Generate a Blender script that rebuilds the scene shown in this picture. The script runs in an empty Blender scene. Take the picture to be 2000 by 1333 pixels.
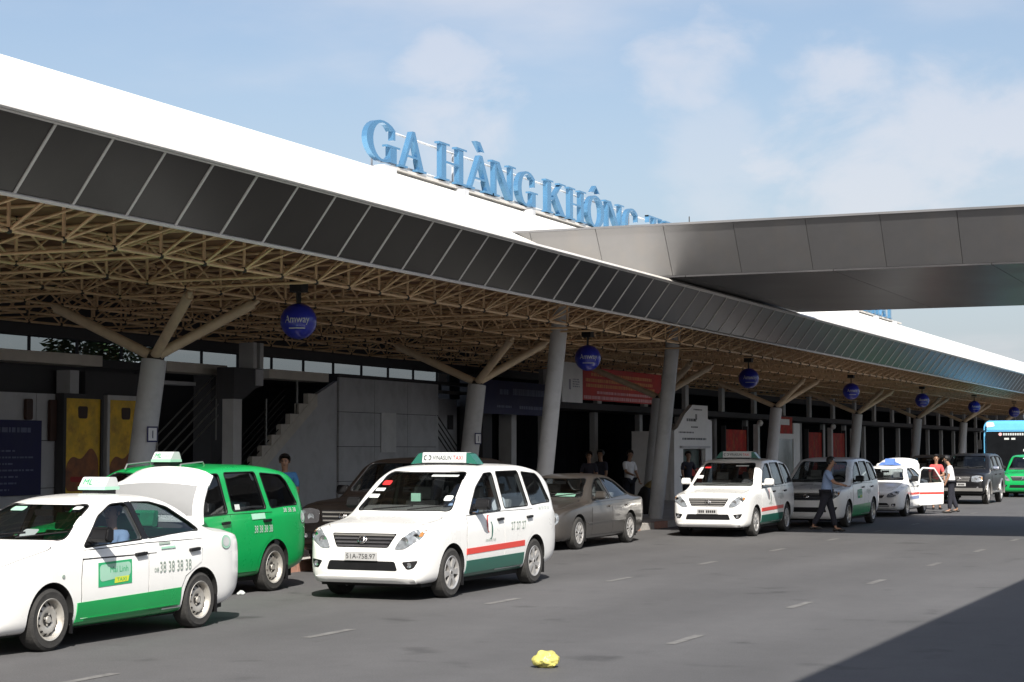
import bpy, bmesh, math, random
import numpy as np
from mathutils import Vector, Matrix
from mathutils.bvhtree import BVHTree

random.seed(7)
rng = np.random.default_rng(7)
SC = bpy.context.scene
COL = SC.collection
R = math.radians

# ------------------------------------------------------------------ camera
cam_d = bpy.data.cameras.new('camera')
cam_d.lens = 63.9
cam_d.sensor_width = 36.0
cam_d.clip_start = 0.1
cam_d.clip_end = 3000
cam = bpy.data.objects.new('camera', cam_d)
COL.objects.link(cam)
cam.location = (0, 0, 1.92)
cam.rotation_euler = (R(90 + 3.426), 0, R(23.752))
SC.camera = cam

# ------------------------------------------------------------------ light
SUN_SHIFT = Vector((-0.55, 0.93, -1.0))          # how a shadow moves per metre of height
sd = -SUN_SHIFT.normalized()
elev = math.asin(sd.z)
azim = math.atan2(sd.x, sd.y)                     # clockwise from +Y
world = bpy.data.worlds.new('World')
SC.world = world
world.use_nodes = True
wn = world.node_tree
wn.nodes.clear()
def N(tree, typ, **kw):
    n = tree.nodes.new(typ)
    for k, v in kw.items():
        if k.startswith('i_'):
            key = k[2:]
            key = int(key) if key.isdigit() else key.replace('_', ' ')
            n.inputs[key].default_value = v
        else:
            setattr(n, k, v)
    return n
def L(tree, a, ao, b, bi):
    tree.links.new(a.outputs[ao], b.inputs[bi])
CLOUDS = [((-0.305, 0.927, 0.219), 3.2, 1.0), ((-0.424, 0.887, 0.182), 3.6, 1.0), ((-0.230, 0.961, 0.157), 4.6, 1.1), ((-0.164, 0.973, 0.165), 4.2, 1.1), ((-0.286, 0.946, 0.153), 3.6, .6), ((-0.147, 0.981, 0.124), 3.0, .7)]
sky = N(wn, 'ShaderNodeTexSky', sky_type='NISHITA')
sky.sun_disc = False
sky.sun_elevation = elev
sky.sun_rotation = azim
sky.air_density = 1.0
sky.dust_density = 3.0
sky.ozone_density = 1.2
tc = N(wn, 'ShaderNodeTexCoord')
sep = N(wn, 'ShaderNodeSeparateXYZ')
L(wn, tc, 'Generated', sep, 0)
zc = N(wn, 'ShaderNodeMath', operation='MAXIMUM', i_1=0.04)
L(wn, sep, 'Z', zc, 0)
zo = N(wn, 'ShaderNodeMath', operation='ADD', i_1=0.16)
L(wn, zc, 0, zo, 0)
dx = N(wn, 'ShaderNodeMath', operation='DIVIDE'); L(wn, sep, 'X', dx, 0); L(wn, zo, 0, dx, 1)
dy = N(wn, 'ShaderNodeMath', operation='DIVIDE'); L(wn, sep, 'Y', dy, 0); L(wn, zo, 0, dy, 1)
cmb = N(wn, 'ShaderNodeCombineXYZ'); L(wn, dx, 0, cmb, 0); L(wn, dy, 0, cmb, 1)
nz = N(wn, 'ShaderNodeTexNoise', i_Scale=1.7, i_Detail=7.0, i_Roughness=0.52)
L(wn, cmb, 0, nz, 'Vector')
nz2 = N(wn, 'ShaderNodeTexNoise', i_Scale=0.55, i_Detail=2.0)
L(wn, cmb, 0, nz2, 'Vector')
mul = N(wn, 'ShaderNodeMath', operation='MULTIPLY'); L(wn, nz, 'Fac', mul, 0); L(wn, nz2, 'Fac', mul, 1)
ramp = N(wn, 'ShaderNodeMapRange', interpolation_type='SMOOTHSTEP')
ramp.inputs['From Min'].default_value = 0.20
ramp.inputs['From Max'].default_value = 0.40
ramp.inputs['To Max'].default_value = 0.45
L(wn, mul, 0, ramp, 'Value')
fac = ramp
nzm = N(wn, 'ShaderNodeMapping'); nzm.inputs['Scale'].default_value = (15, 9, 24)
L(wn, tc, 'Generated', nzm, 'Vector')
nzd = N(wn, 'ShaderNodeTexNoise', i_Scale=1.0, i_Detail=7.0, i_Roughness=0.56, i_Distortion=0.3)
L(wn, nzm, 0, nzd, 'Vector')
for d_, rad_, amt_ in (CLOUDS):
    dp = N(wn, 'ShaderNodeVectorMath', operation='DOT_PRODUCT')
    L(wn, tc, 'Generated', dp, 0); dp.inputs[1].default_value = Vector(d_).normalized()
    mr = N(wn, 'ShaderNodeMapRange', interpolation_type='SMOOTHSTEP')
    mr.inputs['From Min'].default_value = math.cos(R(rad_)); mr.inputs['From Max'].default_value = 1.0
    mr.inputs['To Max'].default_value = 1.0
    L(wn, dp, 'Value', mr, 'Value')
    su = N(wn, 'ShaderNodeMath', operation='MULTIPLY_ADD', i_1=0.36); L(wn, mr, 0, su, 0); L(wn, nzd, 'Fac', su, 2)
    cr_ = N(wn, 'ShaderNodeMapRange', interpolation_type='SMOOTHSTEP')
    cr_.inputs['From Min'].default_value = 0.66; cr_.inputs['From Max'].default_value = 0.96
    cr_.inputs['To Max'].default_value = amt_ * 0.4
    L(wn, su, 0, cr_, 'Value')
    am = cr_
    mx_ = N(wn, 'ShaderNodeMath', operation='MAXIMUM'); L(wn, fac, 0, mx_, 0); L(wn, am, 0, mx_, 1)
    fac = mx_
mix = N(wn, 'ShaderNodeMix', data_type='RGBA')
L(wn, fac, 0, mix, 'Factor')
haze = N(wn, 'ShaderNodeMix', data_type='RGBA')
hz = N(wn, 'ShaderNodeMapRange', interpolation_type='SMOOTHSTEP')
hz.inputs['From Min'].default_value = 0.0; hz.inputs['From Max'].default_value = 0.26
hz.inputs['To Min'].default_value = 0.62; hz.inputs['To Max'].default_value = 0.14
L(wn, sep, 'Z', hz, 'Value')
L(wn, hz, 0, haze, 'Factor')
L(wn, sky, 0, haze, 'A')
haze.inputs['B'].default_value = (3.9, 4.35, 4.95, 1)
L(wn, haze, 'Result', mix, 'A')
mix.inputs['B'].default_value = (5.7, 5.4, 5.5, 1)
bg = N(wn, 'ShaderNodeBackground', i_Strength=0.086)
L(wn, mix, 'Result', bg, 'Color')
wo = N(wn, 'ShaderNodeOutputWorld')
L(wn, bg, 0, wo, 0)

sun_d = bpy.data.lights.new('sun', 'SUN')
sun_d.energy = 4.6
sun_d.angle = R(0.53)
sun_d.color = (1.0, 0.955, 0.88)
sun = bpy.data.objects.new('sun', sun_d)
COL.objects.link(sun)
sun.rotation_euler = SUN_SHIFT.to_track_quat('-Z', 'Y').to_euler()
sun.location = (20, -20, 40)

vs = SC.view_settings
vs.view_transform = 'Standard'
vs.look = 'None'
vs.exposure = 0.9
vs.gamma = 1.0
vs.use_curve_mapping = False
SC.cycles.max_bounces = 8
SC.cycles.glossy_bounces = 4
SC.cycles.transparent_max_bounces = 12
SC.cycles.caustics_reflective = False
SC.cycles.caustics_refractive = False

# ------------------------------------------------------------------ materials
def srgb(r, g, b):
    f = lambda c: (c / 255 / 12.92) if c / 255 <= 0.04045 else ((c / 255 + 0.055) / 1.055) ** 2.4
    return (f(r), f(g), f(b))
def mat(name, col, rough=0.6, metal=0.0, var=0.0, vscale=3.0, bump=0.0, bscale=40.0, coat=0.0, spec=None, dirt=None, coords='Object', stretch=None):
    m = bpy.data.materials.new(name)
    m.use_nodes = True
    t = m.node_tree
    b = t.nodes['Principled BSDF']
    b.inputs['Base Color'].default_value = (*col, 1)
    b.inputs['Roughness'].default_value = rough
    b.inputs['Metallic'].default_value = metal
    b.inputs['Coat Weight'].default_value = coat
    b.inputs['Coat Roughness'].default_value = 0.06
    if spec is not None:
        b.inputs['Specular IOR Level'].default_value = spec
    if var or bump or dirt:
        c = N(t, 'ShaderNodeTexCoord')
        src, so = c, coords
        if stretch:
            mp = N(t, 'ShaderNodeMapping')
            mp.inputs['Scale'].default_value = stretch
            L(t, c, coords, mp, 'Vector')
            src, so = mp, 'Vector'
        last = None
        if var:
            n = N(t, 'ShaderNodeTexNoise', i_Scale=vscale, i_Detail=5.0, i_Roughness=0.6)
            L(t, src, so, n, 'Vector')
            r = N(t, 'ShaderNodeMapRange')
            r.inputs['From Min'].default_value = 0.3
            r.inputs['From Max'].default_value = 0.7
            r.inputs['To Min'].default_value = 1 - var
            r.inputs['To Max'].default_value = 1 + var * 0.6
            L(t, n, 'Fac', r, 'Value')
            mx = N(t, 'ShaderNodeVectorMath', operation='SCALE')
            mx.inputs[0].default_value = col
            L(t, r, 0, mx, 'Scale')
            L(t, mx, 0, b, 'Base Color')
            last = (mx, 0)
            rr = N(t, 'ShaderNodeMapRange')
            rr.inputs['To Min'].default_value = max(0.02, rough - 0.08)
            rr.inputs['To Max'].default_value = min(1, rough + 0.1)
            L(t, n, 'Fac', rr, 'Value')
            L(t, rr, 0, b, 'Roughness')
        if dirt:
            n = N(t, 'ShaderNodeTexNoise', i_Scale=dirt[1], i_Detail=6.0, i_Roughness=0.65)
            L(t, src, so, n, 'Vector')
            r = N(t, 'ShaderNodeMapRange')
            r.inputs['From Min'].default_value = 0.5
            r.inputs['From Max'].default_value = 0.75
            r.inputs['To Max'].default_value = dirt[2]
            L(t, n, 'Fac', r, 'Value')
            mx = N(t, 'ShaderNodeMix', data_type='RGBA')
            L(t, r, 0, mx, 'Factor')
            if last:
                L(t, last[0], last[1], mx, 'A')
            else:
                mx.inputs['A'].default_value = (*col, 1)
            mx.inputs['B'].default_value = (*dirt[0], 1)
            L(t, mx, 'Result', b, 'Base Color')
        if bump:
            n = N(t, 'ShaderNodeTexNoise', i_Scale=bscale, i_Detail=4.0)
            L(t, src, so, n, 'Vector')
            bp = N(t, 'ShaderNodeBump', i_Strength=bump, i_Distance=0.02)
            L(t, n, 'Fac', bp, 'Height')
            L(t, bp, 0, b, 'Normal')
    return m

def glass_mat(name, tint=(0.55, 0.6, 0.6), refl=1.0):
    m = bpy.data.materials.new(name)
    m.use_nodes = True
    t = m.node_tree
    t.nodes.clear()
    o = N(t, 'ShaderNodeOutputMaterial')
    tr = N(t, 'ShaderNodeBsdfTransparent')
    tr.inputs[0].default_value = (*tint, 1)
    gl = N(t, 'ShaderNodeBsdfGlossy', i_Roughness=0.03)
    gl.inputs[0].default_value = (refl, refl, refl, 1)
    gm_ = N(t, 'ShaderNodeNewGeometry')
    io = N(t, 'ShaderNodeMath', operation='MULTIPLY_ADD', i_1=-0.8333, i_2=1.5)
    L(t, gm_, 'Backfacing', io, 0)
    fr = N(t, 'ShaderNodeFresnel')
    L(t, io, 0, fr, 'IOR')
    mx = N(t, 'ShaderNodeMixShader')
    L(t, fr, 0, mx, 0); L(t, tr, 0, mx, 1); L(t, gl, 0, mx, 2)
    L(t, mx, 0, o, 0)
    return m

M = {}
M['white_paint'] = mat('white_paint', (0.75, 0.75, 0.735), 0.28, var=0.03, vscale=2.0, coat=0.6)
M['green_paint'] = mat('green_paint', (0.006, 0.30, 0.075), 0.28, var=0.05, vscale=2.0, coat=0.5)
M['dark_green_paint'] = mat('dark_green_paint', (0.012, 0.105, 0.075), 0.3, var=0.05, coat=0.4)
M['red_paint'] = mat('red_paint', (0.62, 0.05, 0.035), 0.3, var=0.05, coat=0.4)
M['blue_paint'] = mat('blue_paint', (0.08, 0.16, 0.42), 0.35, var=0.05)
M['taupe_paint'] = mat('taupe_paint', (0.052, 0.047, 0.043), 0.3, metal=0.25, var=0.04, coat=0.7)
M['black_paint'] = mat('black_paint', (0.006, 0.006, 0.007), 0.3, var=0.1, coat=0.12, spec=0.3)
M['brown_paint'] = mat('brown_paint', (0.006, 0.0045, 0.004), 0.35, var=0.1, coat=0.1, spec=0.25)
M['silver_trim'] = mat('silver_trim', (0.45, 0.44, 0.42), 0.3, metal=0.8, var=0.05)
M['chrome'] = mat('chrome', (0.75, 0.75, 0.76), 0.12, metal=1.0, var=0.03)
M['black_plastic'] = mat('black_plastic', (0.008, 0.008, 0.009), 0.45, var=0.2, vscale=10, spec=0.3)
M['well'] = mat('wheel_well', (0.010, 0.010, 0.010), 0.9, var=0.3)
M['cabin'] = mat('cabin_trim', (0.10, 0.097, 0.095), 0.8, var=0.2)
M['seat'] = mat('seat_cloth', (0.24, 0.23, 0.22), 0.9, var=0.25, vscale=8, bump=0.2)
M['seat_green'] = mat('seat_cover_green', (0.01, 0.22, 0.09), 0.9, var=0.2, vscale=8)
M['rubber'] = mat('tyre_rubber', (0.026, 0.025, 0.024), 0.85, var=0.3, vscale=12, dirt=((0.08, 0.075, 0.07), 9, 0.3), bump=0.25, bscale=60)
M['steel_rim'] = mat('steel_rim', (0.52, 0.50, 0.46), 0.42, metal=0.55, var=0.15, vscale=6, dirt=((0.16, 0.10, 0.06), 7, 0.6))
M['alloy'] = mat('alloy_rim', (0.55, 0.54, 0.53), 0.32, metal=0.6, var=0.1, vscale=6, dirt=((0.2, 0.17, 0.14), 7, 0.3))
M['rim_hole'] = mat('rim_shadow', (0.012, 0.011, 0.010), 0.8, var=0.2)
M['lamp'] = mat('lamp_lens', (0.22, 0.24, 0.26), 0.08, metal=0.25, var=0.5, vscale=16, coat=1.0)
M['lamp_inner'] = mat('lamp_reflector', (0.7, 0.71, 0.73), 0.15, metal=0.9, var=0.3, vscale=18)
M['lamp_dark'] = mat('lamp_bezel', (0.06, 0.06, 0.065), 0.15, var=0.3, coat=1.0)
M['amber'] = mat('amber_lens', (0.34, 0.15, 0.04), 0.15, var=0.2, coat=1.0)
M['tail'] = mat('tail_lens', (0.30, 0.012, 0.012), 0.12, var=0.2, coat=1.0)
M['glass'] = glass_mat('car_glass', (0.55, 0.60, 0.62))
M['dark_glass'] = glass_mat('tinted_glass', (0.13, 0.15, 0.17))
M['wind_glass'] = glass_mat('windscreen_glass', (0.72, 0.76, 0.76))
M['plate'] = mat('plate_white', (0.36, 0.36, 0.36), 0.45, var=0.08, vscale=14)
M['ink'] = mat('black_ink', (0.015, 0.015, 0.016), 0.5, var=0.1)
M['grey_ink'] = mat('grey_green_ink', (0.26, 0.32, 0.28), 0.5, var=0.1)
M['green_ink'] = mat('green_ink', (0.02, 0.33, 0.13), 0.5, var=0.1)
M['pale_green'] = mat('pale_green_print', (0.30, 0.52, 0.40), 0.5, var=0.1)
M['yellow_ink'] = mat('yellow_ink', (0.55, 0.62, 0.05), 0.5, var=0.1)
M['white_ink'] = mat('white_ink', (0.46, 0.48, 0.48), 0.5, var=0.06)
M['red_ink'] = mat('red_ink', (0.55, 0.03, 0.03), 0.5, var=0.1)
M['paper'] = mat('sticker_paper', (0.50, 0.53, 0.52), 0.6, var=0.08, vscale=20)
M['skin'] = mat('skin', (0.30, 0.17, 0.11), 0.55, var=0.12, vscale=12)
M['hair'] = mat('hair', (0.010, 0.008, 0.007), 0.45, var=0.3, vscale=30, bump=0.5, bscale=90)
M['shirt_blue'] = mat('light_blue_shirt', (0.26, 0.36, 0.56), 0.85, var=0.12, vscale=9, bump=0.4, bscale=14)
M['shirt_white'] = mat('white_shirt', (0.74, 0.74, 0.76), 0.85, var=0.08, vscale=9, bump=0.4, bscale=14)
M['shirt_dark'] = mat('dark_shirt', (0.03, 0.03, 0.045), 0.9, var=0.2, vscale=9, bump=0.4, bscale=14)
M['shirt_red'] = mat('red_shirt', (0.48, 0.07, 0.07), 0.85, var=0.12, vscale=9, bump=0.4, bscale=14)
M['shirt_teal'] = mat('blue_shirt', (0.06, 0.20, 0.42), 0.85, var=0.12, vscale=9, bump=0.4, bscale=14)
M['trousers'] = mat('navy_trousers', (0.014, 0.015, 0.024), 0.9, var=0.2, vscale=9, bump=0.4, bscale=14)
M['khaki'] = mat('khaki_trousers', (0.10, 0.11, 0.07), 0.9, var=0.2, vscale=9)
M['shoe'] = mat('shoe_leather', (0.02, 0.017, 0.015), 0.5, var=0.2)
# building
M['roof'] = mat('cream_roof_sheet', (0.80, 0.785, 0.745), 0.5, var=0.03, vscale=0.4, dirt=((0.6, 0.57, 0.5), 0.5, 0.12))
M['fascia'] = mat('dark_fascia_panel', (0.016, 0.0135, 0.011), 0.32, var=0.25, vscale=0.6, spec=0.36, dirt=((0.025, 0.022, 0.018), 1.6, 0.5))
M['mullion'] = mat('fascia_trim', (0.55, 0.53, 0.50), 0.45, metal=0.1, var=0.1)
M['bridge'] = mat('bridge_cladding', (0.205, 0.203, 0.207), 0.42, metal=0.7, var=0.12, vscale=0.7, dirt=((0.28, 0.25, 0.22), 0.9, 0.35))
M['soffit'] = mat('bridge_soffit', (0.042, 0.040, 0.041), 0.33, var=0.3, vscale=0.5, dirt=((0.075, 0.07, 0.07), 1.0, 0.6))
M['bar'] = mat('tan_steel', (0.74, 0.52, 0.31), 0.55, var=0.15, vscale=4, dirt=((0.16, 0.11, 0.07), 3, 0.4))
M['strut'] = mat('tan_strut', (0.66, 0.53, 0.37), 0.5, var=0.12, vscale=4, dirt=((0.2, 0.15, 0.1), 3, 0.4))
M['joint'] = mat('dark_node', (0.03, 0.025, 0.02), 0.6, var=0.2)
M['deck'] = mat('canopy_deck', (0.25, 0.135, 0.07), 0.8, var=0.35, vscale=1.5)
M['column'] = mat('grey_column', (0.48, 0.49, 0.50), 0.6, var=0.12, vscale=2.0, dirt=((0.17, 0.17, 0.17), 2.4, 0.35), bump=0.1)
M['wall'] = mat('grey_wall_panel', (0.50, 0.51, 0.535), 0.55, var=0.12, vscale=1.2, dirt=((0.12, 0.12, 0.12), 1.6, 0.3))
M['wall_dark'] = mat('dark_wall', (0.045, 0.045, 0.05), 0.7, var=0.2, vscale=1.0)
M['beam'] = mat('pale_beam', (0.62, 0.58, 0.52), 0.7, var=0.1, vscale=2.0)
M['pier'] = mat('pale_pier', (0.54, 0.545, 0.55), 0.6, var=0.12, vscale=2.0)
M['conc'] = mat('stair_concrete', (0.60, 0.57, 0.52), 0.75, var=0.12, vscale=4.0)
M['rail'] = mat('black_rail', (0.018, 0.018, 0.018), 0.5, var=0.2)
M['pale_rail'] = mat('pale_rail', (0.22, 0.22, 0.21), 0.4, metal=0.4, var=0.1)
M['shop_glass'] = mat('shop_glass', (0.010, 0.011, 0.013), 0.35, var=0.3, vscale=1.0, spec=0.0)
M['green_glass'] = mat('pale_shop_glass', (0.13, 0.17, 0.16), 0.1, var=0.3, vscale=1.5)
M['navy'] = mat('navy_sign', (0.004, 0.006, 0.070), 0.6, var=0.1)
M['navy_text'] = mat('navy_sign_text', (0.10, 0.12, 0.22), 0.5, var=0.2)
M['banner_text'] = mat('pale_banner_text', (0.30, 0.30, 0.36), 0.6, var=0.2)
M['poster'] = mat('yellow_poster', (0.80, 0.50, 0.02), 0.5, var=0.35, vscale=2.2, dirt=((0.30, 0.10, 0.01), 2.6, 0.8))
M['red_banner'] = mat('red_banner', (0.46, 0.035, 0.03), 0.7, var=0.25, vscale=1.2)
M['orange_print'] = mat('orange_print', (0.60, 0.26, 0.10), 0.7, var=0.2)
M['pink_print'] = mat('pink_print', (0.68, 0.38, 0.40), 0.7, var=0.2)
M['white_board'] = mat('white_board', (0.78, 0.78, 0.78), 0.5, var=0.06)
M['paper_notice'] = mat('paper_notice', (0.66, 0.67, 0.68), 0.7, var=0.1)
M['brown_print'] = mat('brown_print', (0.28, 0.09, 0.02), 0.5, var=0.5, vscale=4)
M['wood'] = mat('dark_wood', (0.05, 0.022, 0.015), 0.6, var=0.3)
M['red_panel'] = mat('red_lit_panel', (0.42, 0.014, 0.008), 0.7, var=0.5, vscale=2.0, dirt=((0.5, 0.25, 0.05), 3.0, 0.5))
M['ball_blue'] = mat('ball_blue', (0.012, 0.022, 0.30), 0.3, var=0.06, coat=0.3)
M['letter'] = mat('letter_blue', (0.12, 0.30, 0.50), 0.25, metal=0.6, var=0.08, vscale=2.0, coat=0.3)
M['white_metal'] = mat('white_metal', (0.70, 0.71, 0.72), 0.4, var=0.05)
M['kerb_pink'] = mat('faded_red_kerb', (0.42, 0.22, 0.16), 0.85, var=0.2, vscale=4, dirt=((0.16, 0.13, 0.11), 5, 0.5))
M['kerb_pale'] = mat('faded_white_kerb', (0.42, 0.40, 0.37), 0.85, var=0.2, vscale=4, dirt=((0.16, 0.14, 0.12), 5, 0.6))
M['paving'] = mat('sidewalk_paving', (0.40, 0.385, 0.365), 0.8, var=0.2, vscale=1.5, bump=0.2)
M['bag_yellow'] = mat('yellow_plastic_bag', (0.50, 0.46, 0.13), 0.4, var=0.25, vscale=12, bump=0.4, bscale=25)
M['bag_black'] = mat('black_bag', (0.012, 0.012, 0.014), 0.7, var=0.2)
M['bag_beige'] = mat('beige_bag', (0.30, 0.23, 0.10), 0.8, var=0.2)
M['bag_pink'] = mat('pink_bag', (0.42, 0.24, 0.24), 0.7, var=0.2)
M['bus_blue'] = mat('bus_blue', (0.13, 0.45, 0.75), 0.3, var=0.05, coat=0.5)
M['leaf'] = mat('leaf_green', (0.045, 0.10, 0.03), 0.6, var=0.5, vscale=3.0)
M['bark'] = mat('bark', (0.10, 0.08, 0.06), 0.9, var=0.3, vscale=8, bump=0.5)

def road_material():
    m = bpy.data.materials.new('asphalt')
    m.use_nodes = True
    t = m.node_tree
    b = t.nodes['Principled BSDF']
    g = N(t, 'ShaderNodeNewGeometry')
    mp = N(t, 'ShaderNodeMapping'); mp.inputs['Scale'].default_value = (0.55, 0.07, 1)
    L(t, g, 'Position', mp, 'Vector')
    a = N(t, 'ShaderNodeTexNoise', i_Scale=1.0, i_Detail=4.0); L(t, mp, 0, a, 'Vector')
    c = N(t, 'ShaderNodeTexNoise', i_Scale=0.35, i_Detail=5.0, i_Roughness=0.6); L(t, g, 'Position', c, 'Vector')
    d = N(t, 'ShaderNodeTexNoise', i_Scale=55.0, i_Detail=3.0, i_Roughness=0.7); L(t, g, 'Position', d, 'Vector')
    e = N(t, 'ShaderNodeTexNoise', i_Scale=3.2, i_Detail=6.0, i_Roughness=0.7); L(t, g, 'Position', e, 'Vector')
    def rng_(n, lo, hi, f0=0.3, f1=0.7):
        r = N(t, 'ShaderNodeMapRange')
        r.inputs['From Min'].default_value = f0; r.inputs['From Max'].default_value = f1
        r.inputs['To Min'].default_value = lo; r.inputs['To Max'].default_value = hi
        L(t, n, 'Fac', r, 'Value'); return r
    ra, rc, rd, re = rng_(a, 0.84, 1.1), rng_(c, 0.92, 1.06), rng_(d, 0.78, 1.22), rng_(e, 0.93, 1.06)
    m1 = N(t, 'ShaderNodeMath', operation='MULTIPLY'); L(t, ra, 0, m1, 0); L(t, rc, 0, m1, 1)
    m2 = N(t, 'ShaderNodeMath', operation='MULTIPLY'); L(t, rd, 0, m2, 0); L(t, re, 0, m2, 1)
    m3 = N(t, 'ShaderNodeMath', operation='MULTIPLY'); L(t, m1, 0, m3, 0); L(t, m2, 0, m3, 1)
    # oil spots: small dark blotches
    sp = N(t, 'ShaderNodeTexNoise', i_Scale=1.1, i_Detail=3.0, i_Roughness=0.5); L(t, g, 'Position', sp, 'Vector')
    rs = rng_(sp, 1.0, 0.62, 0.62, 0.74)
    m4 = N(t, 'ShaderNodeMath', operation='MULTIPLY'); L(t, m3, 0, m4, 0); L(t, rs, 0, m4, 1)
    sc = N(t, 'ShaderNodeVectorMath', operation='SCALE')
    sc.inputs[0].default_value = (0.088, 0.087, 0.089)
    L(t, m4, 0, sc, 'Scale')
    L(t, sc, 0, b, 'Base Color')
    b.inputs['Roughness'].default_value = 0.75
    b.inputs['Specular IOR Level'].default_value = 0.3
    bp = N(t, 'ShaderNodeBump', i_Strength=0.35, i_Distance=0.01)
    L(t, d, 'Fac', bp, 'Height'); L(t, bp, 0, b, 'Normal')
    return m
M['road'] = road_material()
def worn_paint():
    m = bpy.data.materials.new('worn_road_paint')
    m.use_nodes = True
    t = m.node_tree
    b = t.nodes['Principled BSDF']
    g = N(t, 'ShaderNodeNewGeometry')
    a = N(t, 'ShaderNodeTexNoise', i_Scale=5.0, i_Detail=8.0, i_Roughness=0.75); L(t, g, 'Position', a, 'Vector')
    r = N(t, 'ShaderNodeMapRange')
    r.inputs['From Min'].default_value = 0.36; r.inputs['From Max'].default_value = 0.62
    L(t, a, 'Fac', r, 'Value')
    mx = N(t, 'ShaderNodeMix', data_type='RGBA')
    mx.inputs['A'].default_value = (0.095, 0.092, 0.09, 1)
    mx.inputs['B'].default_value = (0.165, 0.162, 0.156, 1)
    L(t, r, 0, mx, 'Factor'); L(t, mx, 'Result', b, 'Base Color')
    b.inputs['Roughness'].default_value = 0.75
    return m
M['road_paint'] = worn_paint()

# ------------------------------------------------------------------ mesh helpers
class MB:
    def __init__(s):
        s.v = []; s.f = []; s.m = []
    def add(s, vs_, fs_, mi=0):
        o = len(s.v)
        s.v += [tuple(v) for v in vs_]
        s.f += [tuple(i + o for i in f) for f in fs_]
        s.m += [mi] * len(fs_)
        return s
    def box(s, x0, x1, y0, y1, z0, z1, mi=0):
        v = [(x0, y0, z0), (x1, y0, z0), (x1, y1, z0), (x0, y1, z0), (x0, y0, z1), (x1, y0, z1), (x1, y1, z1), (x0, y1, z1)]
        return s.add(v, [(0, 3, 2, 1), (4, 5, 6, 7), (0, 1, 5, 4), (1, 2, 6, 5), (2, 3, 7, 6), (3, 0, 4, 7)], mi)
    def prism(s, poly, axis, a0, a1, mi=0):
        """extrude a 2-D polygon along an axis; x:(y,z)  y:(x,z)  z:(x,y)"""
        n = len(poly)
        def P(p, a):
            return {'x': (a, p[0], p[1]), 'y': (p[0], a, p[1]), 'z': (p[0], p[1], a)}[axis]
        v = [P(p, a0) for p in poly] + [P(p, a1) for p in poly]
        f = [tuple(range(n)), tuple(range(2 * n - 1, n - 1, -1))] + [(i, i + n, (i + 1) % n + n, (i + 1) % n) for i in range(n)]
        return s.add(v, f, mi)
    def tube(s, p, q, r0, r1=None, n=6, mi=0, caps=True):
        p, q = Vector(p), Vector(q)
        r1 = r0 if r1 is None else r1
        d = (q - p).normalized()
        u = d.orthogonal().normalized(); w = d.cross(u)
        v = []
        for c, r in ((p, r0), (q, r1)):
            for i in range(n):
                a = 2 * math.pi * i / n
                v.append(c + (u * math.cos(a) + w * math.sin(a)) * r)
        f = [(i, (i + 1) % n, (i + 1) % n + n, i + n) for i in range(n)]
        if caps:
            f += [tuple(range(n - 1, -1, -1)), tuple(range(n, 2 * n))]
        return s.add(v, f, mi)
    def path(s, pts, r, n=6, mi=0):
        for a, b in zip(pts, pts[1:]):
            s.tube(a, b, r, n=n, mi=mi)
        return s
    def lathe(s, prof, axis='x', c=(0, 0, 0), n=28, mi=0, closed=True):
        v = []; m = len(prof)
        for i in range(n):
            a = 2 * math.pi * i / n
            for (h, r) in prof:
                q = {'x': (h, r * math.cos(a), r * math.sin(a)), 'y': (r * math.cos(a), h, r * math.sin(a)), 'z': (r * math.cos(a), r * math.sin(a), h)}[axis]
                v.append((q[0] + c[0], q[1] + c[1], q[2] + c[2]))
        f = []
        for i in range(n):
            j = (i + 1) % n
            for k in range(m if closed else m - 1):
                l = (k + 1) % m
                f.append((i * m + k, j * m + k, j * m + l, i * m + l))
        return s.add(v, f, mi)
    def ball(s, c, rx, ry=None, rz=None, n=14, mi=0):
        ry = rx if ry is None else ry; rz = rx if rz is None else rz
        h = n // 2
        v = [(c[0], c[1], c[2] - rz)]
        for i in range(1, h):
            a = -math.pi / 2 + math.pi * i / h
            for j in range(n):
                b = 2 * math.pi * j / n
                v.append((c[0] + rx * math.cos(a) * math.cos(b), c[1] + ry * math.cos(a) * math.sin(b), c[2] + rz * math.sin(a)))
        v.append((c[0], c[1], c[2] + rz))
        f = [(0, 1 + (j + 1) % n, 1 + j) for j in range(n)]
        for i in range(h - 2):
            for j in range(n):
                f.append((1 + i * n + j, 1 + i * n + (j + 1) % n, 1 + (i + 1) * n + (j + 1) % n, 1 + (i + 1) * n + j))
        t = len(v) - 1; o = 1 + (h - 2) * n
        f += [(o + j, o + (j + 1) % n, t) for j in range(n)]
        return s.add(v, f, mi)
    def mesh(s, name, mats, smooth=None, off=(0, 0, 0), fix=True):
        me = bpy.data.meshes.new(name)
        if any(off):
            vv = [(a - off[0], b - off[1], c - off[2]) for a, b, c in s.v]
        else:
            vv = s.v
        me.from_pydata(vv, [], s.f)
        for m_ in (mats if isinstance(mats, (list, tuple)) else [mats]):
            me.materials.append(m_)
        if any(s.m):
            me.polygons.foreach_set('material_index', s.m)
        if fix:
            bm = bmesh.new(); bm.from_mesh(me)
            bmesh.ops.recalc_face_normals(bm, faces=bm.faces)
            bm.to_mesh(me); bm.free()
        finish(me, smooth)
        return me
def finish(me, smooth):
    if smooth:
        me.polygons.foreach_set('use_smooth', [True] * len(me.polygons))
        me.set_sharp_from_angle(angle=R(smooth))
    me.update()

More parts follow.
